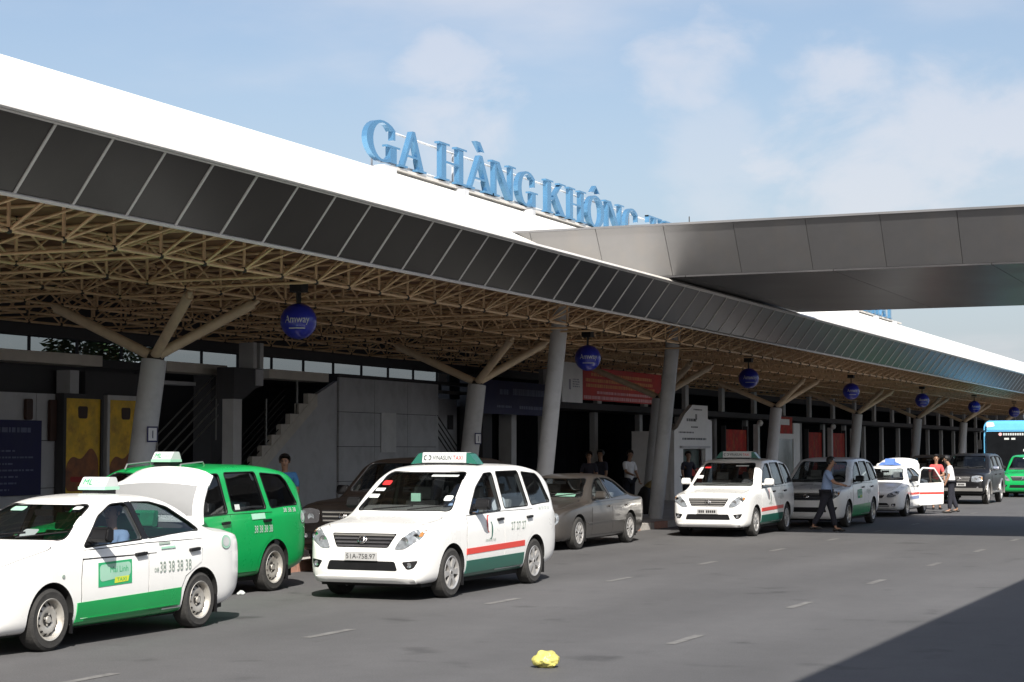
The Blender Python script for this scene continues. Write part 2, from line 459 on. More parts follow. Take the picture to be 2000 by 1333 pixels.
def link(name, me, parent=None, loc=None):
    o = bpy.data.objects.new(name, me)
    COL.objects.link(o)
    if parent is not None:
        o.parent = parent
    if loc is not None:
        o.location = loc
    return o
def tag(o, label=None, cat=None, group=None, kind=None):
    if label: o['label'] = label
    if cat: o['category'] = cat
    if group: o['group'] = group
    if kind: o['kind'] = kind
    return o
def thing(name, label, cat, loc=(0, 0, 0), rz=0.0, group=None):
    o = bpy.data.objects.new(name, None)
    COL.objects.link(o)
    o.location = loc
    o.rotation_euler = (0, 0, rz)
    o.empty_display_size = 0.2
    return tag(o, label, cat, group)
def part(name, mb, mats, root, smooth=None):
    """mb is in world coordinates; root is unrotated"""
    loc = Vector((0, 0, 0)); r = root
    while r is not None:
        loc += r.location; r = r.parent
    return link(name, mb.mesh(name, mats, smooth, off=loc), root)
def local(name, mb, mats, root, smooth=None):
    return link(name, mb.mesh(name, mats, smooth), root)
def kids(o):
    return [c for c in SC.objects if c.parent is o]
def copy_tree(o, parent=None, index=None):
    if index is None:
        index = {}
        for c in SC.objects:
            if c.parent is not None:
                index.setdefault(c.parent.name, []).append(c)
    c = o.copy(); COL.objects.link(c); c.parent = parent
    for ch in index.get(o.name, []):
        copy_tree(ch, c, index)
    return c

TXT = {}
def text2d(s, h, width=None, center=True):
    """text as 2-D verts and faces, cap height h, optional forced width"""
    if s not in TXT:
        cu = bpy.data.curves.new('lettering', 'FONT')
        cu.body = s
        cu.resolution_u = 2
        o = bpy.data.objects.new('lettering', cu)
        COL.objects.link(o)
        dg = bpy.context.evaluated_depsgraph_get()
        me = bpy.data.meshes.new_from_object(o.evaluated_get(dg))
        v = np.array([(p.co.x, p.co.y) for p in me.vertices])
        f = [tuple(p.vertices) for p in me.polygons]
        bpy.data.objects.remove(o); bpy.data.curves.remove(cu); bpy.data.meshes.remove(me)
        TXT[s] = (v, f)
    v, f = TXT[s]
    v = v.copy()
    x0, x1 = v[:, 0].min(), v[:, 0].max()
    k = h / 0.7
    v[:, 0] -= x0
    kx = k if width is None else width / (x1 - x0)
    v[:, 0] *= kx
    v[:, 1] *= k
    if center:
        v[:, 0] -= v[:, 0].max() / 2
        v[:, 1] -= h / 2
    return v, f
def flat_text(mb, s, h, origin, right, up, width=None, mi=0):
    v, f = text2d(s, h, width)
    o, r, u = Vector(origin), Vector(right), Vector(up)
    mb.add([o + r * float(a) + u * float(b) for a, b in v], f, mi)

def pchip(xs, ys, x):
    xs = np.asarray(xs, float); ys = np.asarray(ys, float); x = np.asarray(x, float)
    h = np.diff(xs); d = np.diff(ys) / h
    n = len(xs); m = np.zeros(n)
    for i in range(1, n - 1):
        if d[i - 1] * d[i] > 0:
            w1 = 2 * h[i] + h[i - 1]; w2 = h[i] + 2 * h[i - 1]
            m[i] = (w1 + w2) / (w1 / d[i - 1] + w2 / d[i])
    m[0], m[-1] = d[0], d[-1]
    k = np.clip(np.searchsorted(xs, x) - 1, 0, n - 2)
    t = np.clip((x - xs[k]) / h[k], 0, 1)
    return ((2 * t**3 - 3 * t**2 + 1) * ys[k] + (t**3 - 2 * t**2 + t) * h[k] * m[k] + (-2 * t**3 + 3 * t**2) * ys[k + 1] + (t**3 - t**2) * h[k] * m[k + 1])

def round_poly(pts, r, n=4):
    out = []
    k = len(pts)
    for i in range(k):
        p0, p, p1 = Vector(pts[i - 1]), Vector(pts[i]), Vector(pts[(i + 1) % k])
        a, b = (p0 - p), (p1 - p)
        rr = min(r, a.length * 0.45, b.length * 0.45)
        a = p + a.normalized() * rr; b = p + b.normalized() * rr
        for j in range(n + 1):
            t = j / n
            q = a * (1 - t) ** 2 + p * 2 * t * (1 - t) + b * t * t
            out.append((q.x, q.y))
    return out
def grid_poly(pts, step):
    bm = bmesh.new()
    vs_ = [bm.verts.new((p[0], p[1], 0)) for p in pts]
    bm.faces.new(vs_)
    for ax in (0, 1):
        lo = min(p[ax] for p in pts); hi = max(p[ax] for p in pts)
        k = int((hi - lo) / step)
        for i in range(1, k + 1):
            c = lo + (hi - lo) * i / (k + 1)
            co = (c, 0, 0) if ax == 0 else (0, c, 0)
            no = (1, 0, 0) if ax == 0 else (0, 1, 0)
            bmesh.ops.bisect_plane(bm, geom=bm.verts[:] + bm.edges[:] + bm.faces[:], plane_co=co, plane_no=no)
    big = [f for f in bm.faces if len(f.verts) > 4]
    if big:
        bmesh.ops.triangulate(bm, faces=big)
    bm.verts.index_update()
    v = [(q.co.x, q.co.y) for q in bm.verts]
    f = [tuple(q.index for q in fc.verts) for fc in bm.faces]
    bm.free()
    return v, f

# ------------------------------------------------------------------ evaluated modifiers
def bake(o):
    dg = bpy.context.evaluated_depsgraph_get()
    me = bpy.data.meshes.new_from_object(o.evaluated_get(dg))
    o.modifiers.clear()
    o.data = me
    return me
def boolean(o, cut_mb):
    me = cut_mb.mesh('cutter', M['well'])
    c = link('cutter', me)
    md = o.modifiers.new('b', 'BOOLEAN')
    md.operation = 'DIFFERENCE'; md.solver = 'EXACT'; md.object = c
    bake(o)
    bpy.data.objects.remove(c); bpy.data.meshes.remove(me)
# ================================================================== SETTING
g = MB(); g.add([(-400, -150, 0), (400, -150, 0), (400, 900, 0), (-400, 900, 0)], [(0, 1, 2, 3)])
tag(link('road', g.mesh('road', M['road'], fix=False)), kind='structure')
KX = -14.7
side = MB(); side.box(-60, KX - 0.16, -20, 220, -0.05, 0.15)
walk = tag(link('sidewalk', side.mesh('sidewalk', M['paving'])), kind='structure')
ks = MB(); ks.box(-0.16, 0, 0.006, 0.994, -0.05, 0.162)
kme = [ks.mesh('kerb_stone', M['kerb_pink']), None]
kme[1] = ks.mesh('kerb_stone', M['kerb_pale'])
for i in range(100):
    link('kerb_stone', kme[i % 2 if i > 26 else 0], walk, (KX, 2 + i, 0))
dn = MB()                                                # drain hole in one kerb stone
dn.prism([(24.55 + 0.05 * math.cos(a * math.pi / 5), 0.075 + 0.04 * math.sin(a * math.pi / 5)) for a in range(10)], 'x', KX - 0.02, KX + 0.003)
link('drain_hole', dn.mesh('drain_hole', M['well']), walk)
# worn lane dashes
lm = 0
for x, ys in ((-5.87, [8.4, 12.8, 17.22, 21.7, 26.05, 30.45, 35.0, 39.5, 44, 48.5, 53, 57.5]), (-9.47, [12.1, 16.3, 20.75, 25.0, 29.3, 33.7, 38.1, 42.6, 47.0, 51.4, 55.8])):
    for y in ys:
        d = MB()
        n = 5
        pts = [(x - 0.055, y)] + [(x - 0.055 + random.uniform(-0.008, 0.008), y + k * 0.95 / n) for k in range(1, n)] + [(x - 0.05, y + 0.95), (x + 0.055, y + 0.97)] + [(x + 0.055 + random.uniform(-0.008, 0.008), y + 0.95 - k * 0.95 / n) for k in range(1, n)] + [(x + 0.05, y)]
        d.add([(a, b, 0.004) for a, b in pts], [tuple(range(len(pts)))])
        tag(link('lane_marking', d.mesh('lane_marking', M['road_paint'], fix=False)), kind='structure')

# ------------------------------------------------------------------ canopy along the terminal
canopy = thing('terminal_canopy', 'long terminal canopy, cream roof sheet above a dark panelled fascia and tan space frame', 'canopy', (-13, 16, 0))
Y0, Y1 = 6.0, 170.0
arc = []
for i in range(9):
    t = i / 8
    x = -13.02 - 6.98 * t
    z = 5.24 + 3.31 * (1.10 * t - 0.10 * t * t)
    arc.append((x, z))
back = [(-21.5, 8.62), (-24, 8.2), (-27, 7.2)]
top = arc + back
prof = top + [(x - 0.06, z - 0.12) for x, z in reversed(top)]
rb = MB(); rb.prism(prof, 'y', Y0, Y1)
part('roof_sheet', rb, M['roof'], canopy, smooth=30)
# fascia panels, mullions, trims
B = Vector((-13.0, 0, 4.72)); T = Vector((-12.42, 0, 5.49))
up = (T - B); n_ = Vector((up.z, 0, -up.x)).normalized()
P = 1.032
pm = MB()
def slab(mb, y0, y1, a, b, th, back_=0.0):
    q = [(B + up * a + n_ * th, y0), (B + up * b + n_ * th, y0), (B + up * b + n_ * th, y1), (B + up * a + n_ * th, y1)]
    o = [(B + up * a - n_ * back_, y0), (B + up * b - n_ * back_, y0), (B + up * b - n_ * back_, y1), (B + up * a - n_ * back_, y1)]
    v = [(p.x, y, p.z) for p, y in q + o]
    mb.add(v, [(0, 1, 2, 3), (7, 6, 5, 4), (0, 4, 5, 1), (1, 5, 6, 2), (2, 6, 7, 3), (3, 7, 4, 0)])
slab(pm, 0.022, P - 0.022, 0.03, 0.97, 0.0, 0.03)
cl = canopy.location
pme = pm.mesh('fascia_panel', M['fascia'], off=(-13.0, 0, 4.72))
mm = MB(); slab(mm, -0.021, 0.021, 0.0, 1.0, 0.012, 0.05)
mme = mm.mesh('mullion', M['mullion'], off=cl)
ystart = 15.94 - 9 * P
for k in range(125):
    link('fascia_panel', pme, canopy, (random.uniform(-.002, .002), ystart + k * P - cl.y, 4.72)).rotation_euler = (0, R(random.uniform(-.35, .35)), R(random.uniform(-.3, .3)))
    link('mullion', mme, canopy, (0, ystart + k * P, 0))
pr = MB(); slab(pr, ystart + 125 * P, Y1, 0.03, 0.97, 0.0, 0.03); part('fascia_panel', pr, M['fascia'], canopy)
tb = MB(); slab(tb, Y0, Y1, -0.022, 0.018, 0.03, 0.08); part('bottom_trim', tb, M['mullion'], canopy)
tt = MB(); slab(tt, Y0, Y1, 0.972, 1.0, 0.03, 0.05); part('top_trim', tt, M['mullion'], canopy)
tg = MB(); slab(tg, Y0, Y1, 1.012, 1.04, 0.045, 0.05); part('gutter_trim', tg, M['mullion'], canopy)
vg = MB(); vg.add([(-12.47, Y0, 5.50), (-12.47, Y1, 5.50), (-13.06, Y1, 5.22), (-13.06, Y0, 5.22), (-12.52, Y0, 5.40), (-12.52, Y1, 5.40), (-13.06, Y1, 5.16), (-13.06, Y0, 5.16)], [(0, 1, 2, 3), (4, 7, 6, 5), (0, 4, 5, 1), (2, 6, 7, 3), (0, 3, 7, 4), (1, 5, 6, 2)]); part('valley_gutter', vg, M['roof'], canopy)
dk = MB(); dk.add([(x, y, z) for y in (Y0, Y1) for x, z in ((-24.2, 5.40), (-13.2, 5.14), (-13.2, 5.10), (-24.2, 5.36))], [(0, 1, 2, 3), (7, 6, 5, 4), (0, 4, 5, 1), (1, 5, 6, 2), (2, 6, 7, 3), (3, 7, 4, 0)]); part('ceiling_deck', dk, M['deck'], canopy)
ib = MB(); ib.box(-24.35, -24.0, Y0, Y1, 4.27, 7.8); part('back_beam', ib, M['wall_dark'], canopy)
pu = MB()
for x in np.arange(-23.6, -13.3, 1.03):
    pass
# space frame: longitudinal trusses tied by cross bars
zb_, zt_ = 4.5, 5.12
xs = [-14.0, -16.4, -18.4, -20.4, -22.0, -23.6]
ys = [ystart + P * (k + 0.12) for k in range(0, 128)]
bars = []
CH, PO, DG = 0.027, 0.024, 0.019
for j, y in enumerate(ys):
    for i, x in enumerate(xs):
        b_, t_ = Vector((x, y, zb_)), Vector((x, y, zt_))
        bars.append((b_, t_, PO))
        if j + 1 < len(ys):
            y2 = ys[j + 1]
            bars.append((b_, Vector((x, y2, zb_)), CH)); bars.append((t_, Vector((x, y2, zt_)), CH))
            bars.append((b_, Vector((x, y2, zt_)), DG))
            if i % 2: bars.append((t_, Vector((x, y2, zb_)), DG))
        if i + 1 < len(xs):
            x2 = xs[i + 1]
            bars.append((t_, Vector((x2, y, zt_)), CH))
            if (i + j // 2) % 2 == 0:
                bars.append((b_, Vector((x2, y, zb_)), PO))
            bars.append((b_, Vector((x2, y, zt_)), DG) if (i + j) % 2 else (t_, Vector((x2, y, zb_)), DG))
    bars.append((Vector((xs[0], y, zb_)), Vector((-13.12, y, 5.05)), DG))
    bars.append((Vector((xs[0], y, zt_)), Vector((-13.12, y, 5.05)), DG))
    if j + 1 < len(ys):
        bars.append((Vector((xs[0], y, zb_)), Vector((-13.12, ys[j + 1], 5.05)), DG))
bars.append((Vector((-13.12, ys[0], 5.05)), Vector((-13.12, ys[-1], 5.05)), CH))
def show(bq):
    m_ = (bq[0] + bq[1]) / 2
    ang = math.degrees(math.atan2(-m_.x, m_.y))
    inside = 7.5 < ang < 40.5
    return (0 if inside else 1, m_.length)
bars.sort(key=show)
rest = MB()
for k, (p, q, r) in enumerate(bars):
    if k < 295:
        one = MB(); one.tube(p, q, r, n=6, caps=False)
        part('truss_bar', one, M['bar'], canopy, smooth=70)
    else:
        rest.tube(p, q, r, n=4 if p.y > 45 else 5, caps=False)
me_ = part('truss_bars', rest, M['bar'], canopy, smooth=80); me_['kind'] = 'stuff'
nd = MB()
for y in ys:
    for x in xs:
        if y < 70:
            nd.ball((x, y, zb_), 0.05, n=6)
            nd.ball((x, y, zt_), 0.045, n=6)
part('truss_joints', nd, M['joint'], canopy)['kind'] = 'stuff'

# ------------------------------------------------------------------ branching columns
ordn = ['first', 'second', 'third', 'fourth', 'fifth', 'sixth', 'seventh', 'eighth']
vlab = ['grey leaning column with three tan struts, the nearest one, beside the yellow posters',
        'grey leaning column with three tan struts, behind the roof of the foremost white minivan',
        'grey branching column mostly hidden behind the tall pillar by the red banner',
        'grey branching column beside the white-framed glass kiosk',
        'grey branching column right of the red panels, above the shaded white and green minivan',
        'grey branching column above the white sedan with the open boot',
        'small grey branching column left of the blue bus',
        'grey branching column farthest along, behind the blue bus']
for k in range(8):
    y = 25.25 + 12.85 * k
    c = thing('branching_column', vlab[k], 'column', (-17.9, y, 0.15), group='branching columns under the canopy')
    topp = Vector((-17.72, y + 0.15, 3.42)); base = Vector((-17.93, y - 0.22, 0.15))
    sh = MB(); sh.tube(base, topp, 0.21, n=28); part('shaft', sh, M['column'], c, smooth=40)
    cp = MB(); cp.tube(topp, topp + Vector((0, 0, 0.1)), 0.14, 0.10, n=16); part('cap', cp, M['joint'], c, smooth=40)
    st = topp + Vector((0, 0, 0.05))
    for tip in ((-16.4, y - 0.75, 4.46), (-16.4, y + 1.3, 4.46), (-20.0, y + 0.35, 4.42)):
        tip = Vector(tip); d_ = (tip - st).normalized()
        s_ = MB(); s_.tube(st + d_ * 0.08, tip - d_ * 0.12, 0.088, n=14); s_.tube(tip - d_ * 0.12, tip, 0.05, 0.035, n=10)
        part('strut', s_, M['strut'], c, smooth=40)
    if k < 2:
        a0 = R(-18)
        ctr = base.lerp(topp, 0.62)
        r_ = Vector((math.cos(a0), math.sin(a0), 0)); tv = Vector((-r_.y, r_.x, 0))
        pl = MB()
        f0 = ctr + r_ * 0.217
        for (w_, h_, o_, mi) in ((0.11, 0.13, 0.0, 0), (0.085, 0.105, 0.006, 1)):
            pl.add([f0 + tv * (-w_) + Vector((0, 0, -h_)) + r_ * o_, f0 + tv * w_ + Vector((0, 0, -h_)) + r_ * o_, f0 + tv * w_ + Vector((0, 0, h_)) + r_ * o_, f0 + tv * (-w_) + Vector((0, 0, h_)) + r_ * o_], [(0, 1, 2, 3)], mi)
        flat_text(pl, '1', 0.13, f0 + r_ * 0.012, tv, (0, 0, 1), mi=2)
        part('number_plate', pl, [M['navy'], M['paper_notice'], M['navy']], c)

# ------------------------------------------------------------------ hanging ball signs
blab = ['largest blue ball sign hanging under the canopy, beside the nearest branching column',
        'blue ball sign hanging in front of the red banner',
        'blue ball sign hanging above the white kiosk',
        'blue ball sign hanging left of the shaded white and green minivan, fourth along the canopy',
        'blue ball sign hanging above the white sedan, fifth along the canopy',
        'small blue ball sign hanging above the blue bus',
        'smallest blue ball sign at the right edge, over the bus roof']
for k in range(7):
    y = 25.5 + 12.85 * k
    r_ = 0.295
    s_ = thing('ball_sign', blab[k], 'hanging sign', (-15, y, 4.0), group='ball signs hanging under the canopy')
    b_ = MB(); b_.ball((0, 0, 0), r_, n=32); local('ball', b_, M['ball_blue'], s_, smooth=60)
    h_ = MB(); h_.tube((0, 0, r_ - 0.01), (0, 0, 0.5), 0.018, n=8); h_.tube((-0.02, 0.09, 0.26), (-0.02, 0.09, 0.75), 0.012, n=6); h_.tube((0.02, -0.09, 0.26), (0.02, -0.09, 0.75), 0.012, n=6)
    local('hanger', h_, M['black_plastic'], s_)
    bx = MB(); bx.box(-0.11, 0.11, -0.11, 0.11, 0.47, 0.68); local('spotlight_box', bx, M['black_plastic'], s_)
    lt = MB()
    for face in (R(-90 + 25), R(90 + 25)):
        f_ = Vector((math.cos(face), math.sin(face), 0)); rt = Vector((-f_.y, f_.x, 0))
        for (txt, hh, ww, zo) in (('Amway', 0.115, 0.42, 0.02), (None, 0.018, 0.30, -0.13)):
            if txt:
                v, f = text2d(txt, hh, ww)
            else:
                v, f = grid_poly([(-ww / 2, -hh / 2), (ww / 2, -hh / 2), (ww / 2, hh / 2), (-ww / 2, hh / 2)], 0.03)
            pts = []
            for a, b in v:
                th_ = a / r_; ph = (b + zo) / r_
                dv = f_ * math.cos(th_) * math.cos(ph) + rt * math.sin(th_) * math.cos(ph) + Vector((0, 0, 1)) * math.sin(ph)
                pts.append(dv * (r_ + 0.004))
            lt.add(pts, f)
    local('lettering', lt, M['white_ink'], s_)

# ------------------------------------------------------------------ serif letters on the roof
def bez_ring(cx, cy, rx, ry, ix, iy, a0, a1, n=18):
    o = []
    for i in range(n + 1):
        a = R(a0 + (a1 - a0) * i / n); o.append((cx + rx * math.cos(a), cy + ry * math.sin(a)))
    for i in range(n, -1, -1):
        a = R(a0 + (a1 - a0) * i / n); o.append((cx + ix * math.cos(a), cy + iy * math.sin(a)))
    return o
def rect(x0, x1, y0, y1): return [(x0, y0), (x1, y0), (x1, y1), (x0, y1)]
def strokes(ch):
    s = 0.055
    if ch == 'H': return [rect(.15, .30, 0, 1), rect(.71, .86, 0, 1), rect(.30, .71, .47, .53)] + [rect(a, a + .34, b, b + s) for a in (.06, .62) for b in (0, 1 - s)]
    if ch in 'AÀÂẤ':
        o = [[(.09, 0), (.16, 0), (.53, .94), (.46, 1)], [(.46, 1), (.56, 1), (.92, 0), (.75, 0)], rect(.27, .72, .30, .36), rect(.0, .27, 0, s), rect(.64, 1.0, 0, s)]
        if ch == 'À': o.append([(.30, 1.36), (.46, 1.36), (.62, 1.10), (.52, 1.10)])
        if ch in 'ÂẤ': o += [[(.28, 1.08), (.38, 1.08), (.52, 1.26), (.48, 1.32)], [(.48, 1.32), (.52, 1.26), (.64, 1.08), (.72, 1.08)]]
        if ch == 'Ấ': o.append([(.62, 1.28), (.70, 1.28), (.88, 1.48), (.74, 1.48)])
        return o
    if ch == 'N': return [rect(.14, .21, 0, 1), [(.14, 1), (.32, 1), (.86, 0), (.72, 0)], rect(.79, .86, 0, 1), rect(.02, .30, 1 - s, 1), rect(.04, .32, 0, s), rect(.68, .97, 1 - s, 1)]
    if ch in 'GC':
        o = [bez_ring(.5, .5, .47, .52, .29, .46, 42, 318), rect(.78, .84, .60, .86)]
        if ch == 'G': o += [rect(.70, .88, .02, .42), rect(.60, .98, .40, .455)]
        else: o += [rect(.78, .84, .14, .36)]
        return o
    if ch == 'K': return [rect(.14, .32, 0, 1), [(.32, .40), (.40, .40), (.86, 1), (.76, 1)], [(.40, .56), (.56, .64), (.98, 0), (.76, 0)], rect(.06, .40, 0, s), rect(.06, .40, 1 - s, 1), rect(.66, .98, 1 - s, 1), rect(.66, 1.02, 0, s)]
    if ch in 'OÔƠQ':
        o = [bez_ring(.5, .5, .48, .52, .29, .46, 0, 360, 32)]
        if ch == 'Ô': o += [[(.28, 1.10), (.38, 1.10), (.52, 1.28), (.48, 1.34)], [(.48, 1.34), (.52, 1.28), (.64, 1.10), (.72, 1.10)]]
        if ch == 'Ơ': o += [[(.82, .86), (.92, .80), (1.06, 1.02), (.96, 1.06)]]
        return o
    if ch == 'T': return [rect(.41, .59, 0, 1), rect(.05, .95, 1 - s, 1), rect(.05, .11, .74, 1), rect(.89, .95, .74, 1), rect(.30, .70, 0, s)]
    if ch == 'R': return [rect(.14, .32, 0, 1), bez_ring(.5, .74, .36, .27, .18, .21, -90, 90, 12), rect(.3, .52, .94, 1), rect(.3, .52, .47, .53), [(.44, .48), (.60, .50), (1.0, 0), (.78, 0)], rect(.06, .40, 0, s), rect(.06, .4, 1 - s, 1)]
    if ch == 'S': return [bez_ring(.48, .73, .36, .29, .20, .22, 30, 270, 14), bez_ring(.48, .27, .38, .29, .20, .22, -150, 90, 14), rect(.74, .80, .72, .95), rect(.10, .16, .05, .3)]
    if ch in 'UƯ': return [rect(.12, .30, .3, 1), rect(.78, .85, .3, 1), bez_ring(.485, .34, .365, .36, .19, .27, 180, 360, 14), rect(.04, .38, 1 - s, 1), rect(.68, .96, 1 - s, 1)]
    return []
sign = thing('rooftop_sign', 'large light blue serif letters standing along the terminal roof ridge', 'sign', (-20, 36.8, 8.6))
LT = [('G', 36.85, 38.62), ('A', 38.6, 40.0), ('H', 40.6, 42.4), ('À', 42.4, 44.05), ('N', 43.9, 45.55), ('G', 45.62, 47.1), ('K', 47.55, 49.2), ('H', 49.3, 50.85), ('Ô', 50.9, 52.4), ('N', 52.4, 54.15), ('G', 54.2, 55.65)]
y = 56.4
for w_ in ('TRONG', 'NƯƠC'):
    for ch in w_:
        LT.append((ch, y, y + 1.5)); y += 1.62
    y += 0.6
y = 77.2
for w_ in ('TÂN', 'SƠN', 'NHẤT'):
    for ch in w_:
        LT.append((ch, y, y + 1.55)); y += 1.66
    y += 0.6
for ch, a, b in LT:
    q = MB()
    for k, poly in enumerate(strokes(ch)):
        q.prism([(a + (b - a) * px, 8.72 + 0.95 * py) for px, py in poly], 'x', -20.06 + 0.003 * k, -19.92 + 0.003 * k)
    part('letter', q, M['letter'], sign)
for z in (8.80, 9.56):
    q = MB(); q.tube((-20.16, 38.4, z), (-20.16, y - 0.4, z), 0.028, n=8); part('rail', q, M['white_metal'], sign)
q = MB(); q.box(-20.25, -19.95, 38.2, 97, 8.62, 8.69); part('base_beam', q, M['mullion'], sign)
for k, yy in enumerate(np.arange(37.6, 97, 4.4)):
    q = MB(); q.box(-20.2, -19.75, yy - 0.12, yy + 0.5 if k == 0 else yy + 0.12, 8.44, 8.6); q.tube((-20.16, yy, 8.6), (-20.16, yy, 9.56), 0.025, n=6)
    part('bracket', q, M['wall'], sign)

# ------------------------------------------------------------------ footbridge over the road
bridge = thing('footbridge', 'wide grey metal-clad bridge crossing above the road to the terminal roof', 'bridge', (-6, 42, 5.6))
YB, YF, ZB, ZT, LE = 36.5, 47.2, 5.60, 6.60, 0.62
XL, XR = -18.4, 10.0
pb = MB()
def bpanel(mb, x0, x1, s):
    y0 = YB if s < 0 else YF
    a = [(x0, y0, ZB + 0.012), (x1, y0, ZB + 0.012), (x1, y0 + s * LE, ZT), (x0, y0 + s * LE, ZT)]
    t = 0.05
    b = [(x, yy - s * t, zz) for x, yy, zz in a]
    mb.add(a + b, [(0, 1, 2, 3), (7, 6, 5, 4), (0, 4, 5, 1), (1, 5, 6, 2), (2, 6, 7, 3), (3, 7, 4, 0)])
PW = 1.515
for s in (-1, 1):
    q = MB(); bpanel(q, 0.005, PW - 0.005, s)
    yo_ = YB if s < 0 else YF
    me = q.mesh('cladding_panel', M['bridge'], off=(0, yo_, ZB))
    for k in range(19):
        link('cladding_panel', me, bridge, (XL + k * PW - bridge.location.x, yo_ - bridge.location.y + random.uniform(-0.002, 0.002), 0)).rotation_euler = (R(random.uniform(-.25, .25)), 0, R(random.uniform(-.1, .1)))
core = MB()
core.prism([(YB + 0.06, ZB + 0.02), (YF - 0.06, ZB + 0.02), (YF + LE - 0.06, ZT - 0.01), (YB - LE + 0.06, ZT - 0.01)], 'x', XL + 0.02, XR)
part('deck_body', core, M['joint'], bridge)
for k in range(9):
    q = MB(); x0 = XL + k * 3.17
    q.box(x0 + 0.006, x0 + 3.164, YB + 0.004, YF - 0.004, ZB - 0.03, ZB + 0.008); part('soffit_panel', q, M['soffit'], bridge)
for s, yy in ((-1, YB - LE), (1, YF + LE)):
    q = MB(); q.box(XL, XR, yy - 0.04, yy + 0.12 if s < 0 else yy + 0.04, ZT, ZT + 0.045); part('coping', q, M['bridge'], bridge)
q = MB(); q.box(XL, XR, YB - 0.5, YF + 0.5, ZT - 0.005, ZT + 0.02); part('top_sheet', q, M['bridge'], bridge)
q = MB(); q.tube((-11.9, 36.3, ZT), (-11.9, 36.3, ZT + 0.22), 0.012, n=6); part('rod', q, M['joint'], bridge)
for lab, y in (('tall grey leaning pillar left of the red banner, behind the beige sedan', 36.8), ('tall grey leaning pillar at the right end of the red banner', 44.5)):
    q = MB(); q.tube((-15.55, y, 0.15), (-15.0, y + 0.05, 5.34), 0.19, 0.18, n=28)
    tag(link('pillar', q.mesh('pillar', M['column'], 40)), lab, 'pillar', 'tall pillars under the bridge')

# ------------------------------------------------------------------ canopy on the near side of the road (behind the camera)
rc = thing('roadside_canopy', 'flat canopy on columns on the opposite side of the road', 'canopy', (5, -5, 0))
q = MB(); q.box(0.0, 6.0, -45, 24.5, 6.9, 7.25); part('roof_slab', q, M['column'], rc)
for yy in (-40, -28, -16, -4, 8, 20):
    q = MB(); q.tube((4.2, yy, 0), (4.2, yy, 6.9), 0.3, n=20); part('column', q, M['column'], rc, smooth=40)

# ------------------------------------------------------------------ terminal front
W = -24.0
term = thing('terminal_building', 'shaded grey terminal front behind the columns, with panels, stairs, dark glass and pale piers', 'building', (W, 40, 0.15))
def tbox(name, mats, *a):
    q = MB(); q.box(*a); return part(name, q, mats, term)
def panels(y0, y1, z0, z1, nw, nh, x=W, th=0.06):
    w_ = (y1 - y0) / nw; h_ = (z1 - z0) / nh
    q = MB(); q.box(x - th, x, 0.008, w_ - 0.008, 0.008, h_ - 0.008)
    me = q.mesh('wall_panel', M['wall'], off=term.location)
    for i in range(nw):
        for j in range(nh):
            link('wall_panel', me, term, (random.uniform(-.002, .002), y0 + i * w_, z0 + j * h_))
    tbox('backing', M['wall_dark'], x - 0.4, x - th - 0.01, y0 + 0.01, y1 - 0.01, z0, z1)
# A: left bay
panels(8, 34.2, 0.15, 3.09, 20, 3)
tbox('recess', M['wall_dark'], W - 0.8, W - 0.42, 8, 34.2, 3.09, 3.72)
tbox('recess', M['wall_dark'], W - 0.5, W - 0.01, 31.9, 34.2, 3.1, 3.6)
tbox('pilaster', M['wall'], W - 0.3, W + 0.05, 31.3, 31.6, 3.1, 3.6)
for y0, y1 in ((8, 32.1), (34.5, 37.0), (38.9, 41.9)):
    tbox('pale_beam', M['beam'], W - 0.35, W + 0.28, y0, y1, 3.70, 3.93)
ck = MB(); ck.add([(W - 0.32, 0.02, 3.91), (W - 0.32, 1.58, 3.91), (W - 0.32, 1.58, 4.3), (W - 0.32, 0.02, 4.3)], [(0, 1, 2, 3)]); ckm = ck.mesh('clerestory_pane', glass_mat('clerestory_glass', (0.30, 0.31, 0.31)), off=term.location)
for k in range(27):
    link('clerestory_pane', ckm, term, (0, 8 + k * 1.6, 0))
    tbox('clerestory_mullion', M['wall_dark'], W - 0.35, W - 0.29, 7.98 + k * 1.6, 8.02 + k * 1.6, 3.93, 4.3)
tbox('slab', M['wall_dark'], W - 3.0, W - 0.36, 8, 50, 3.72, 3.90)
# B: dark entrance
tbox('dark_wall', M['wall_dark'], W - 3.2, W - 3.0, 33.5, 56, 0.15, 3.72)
tbox('dark_pier', M['wall_dark'], W - 0.4, W + 0.1, 36.6, 37.6, 0.15, 3.69)
tbox('fluorescent_batten', M['wall'], W - 0.3, W + 0.06, 34.2, 36.0, 3.42, 3.50)
q = MB()
for k in range(5):
    q.tube((W + 0.1, 34.3, 1.15 + 0.26 * k), (W + 0.1, 36.9, 2.75 + 0.26 * k), 0.022, n=6)
for yy in (34.4, 36.8):
    q.tube((W + 0.1, yy, 0.6 + (yy - 34.3) * 0.62), (W + 0.1, yy, 2.25 + (yy - 34.3) * 0.62), 0.025, n=6)
part('stair_rail', q, M['pale_rail'], term)
# duct pillar
tbox('pale_pillar', M['pier'], W + 0.80, W + 1.10, 36.0, 36.36, 0.15, 3.10)
q = MB(); q.prism([(35.98, 3.10), (36.40, 3.10), (36.9, 3.36), (37.2, 3.42), (37.2, 3.84), (35.98, 3.84)], 'x', W + 0.65, W + 1.12); part('duct_hood', q, M['wall_dark'], term)
q = MB(); q.box(W + 0.9, W + 1.15, 36.9, 37.22, 3.44, 3.82); part('duct_end', q, M['wall'], term)
tbox('pale_post', M['pier'], W + 0.7, W + 1.1, 36.85, 37.0, 3.85, 4.46)
tbox('pale_post', M['pier'], W + 0.7, W + 1.1, 37.15, 37.3, 3.85, 4.46)
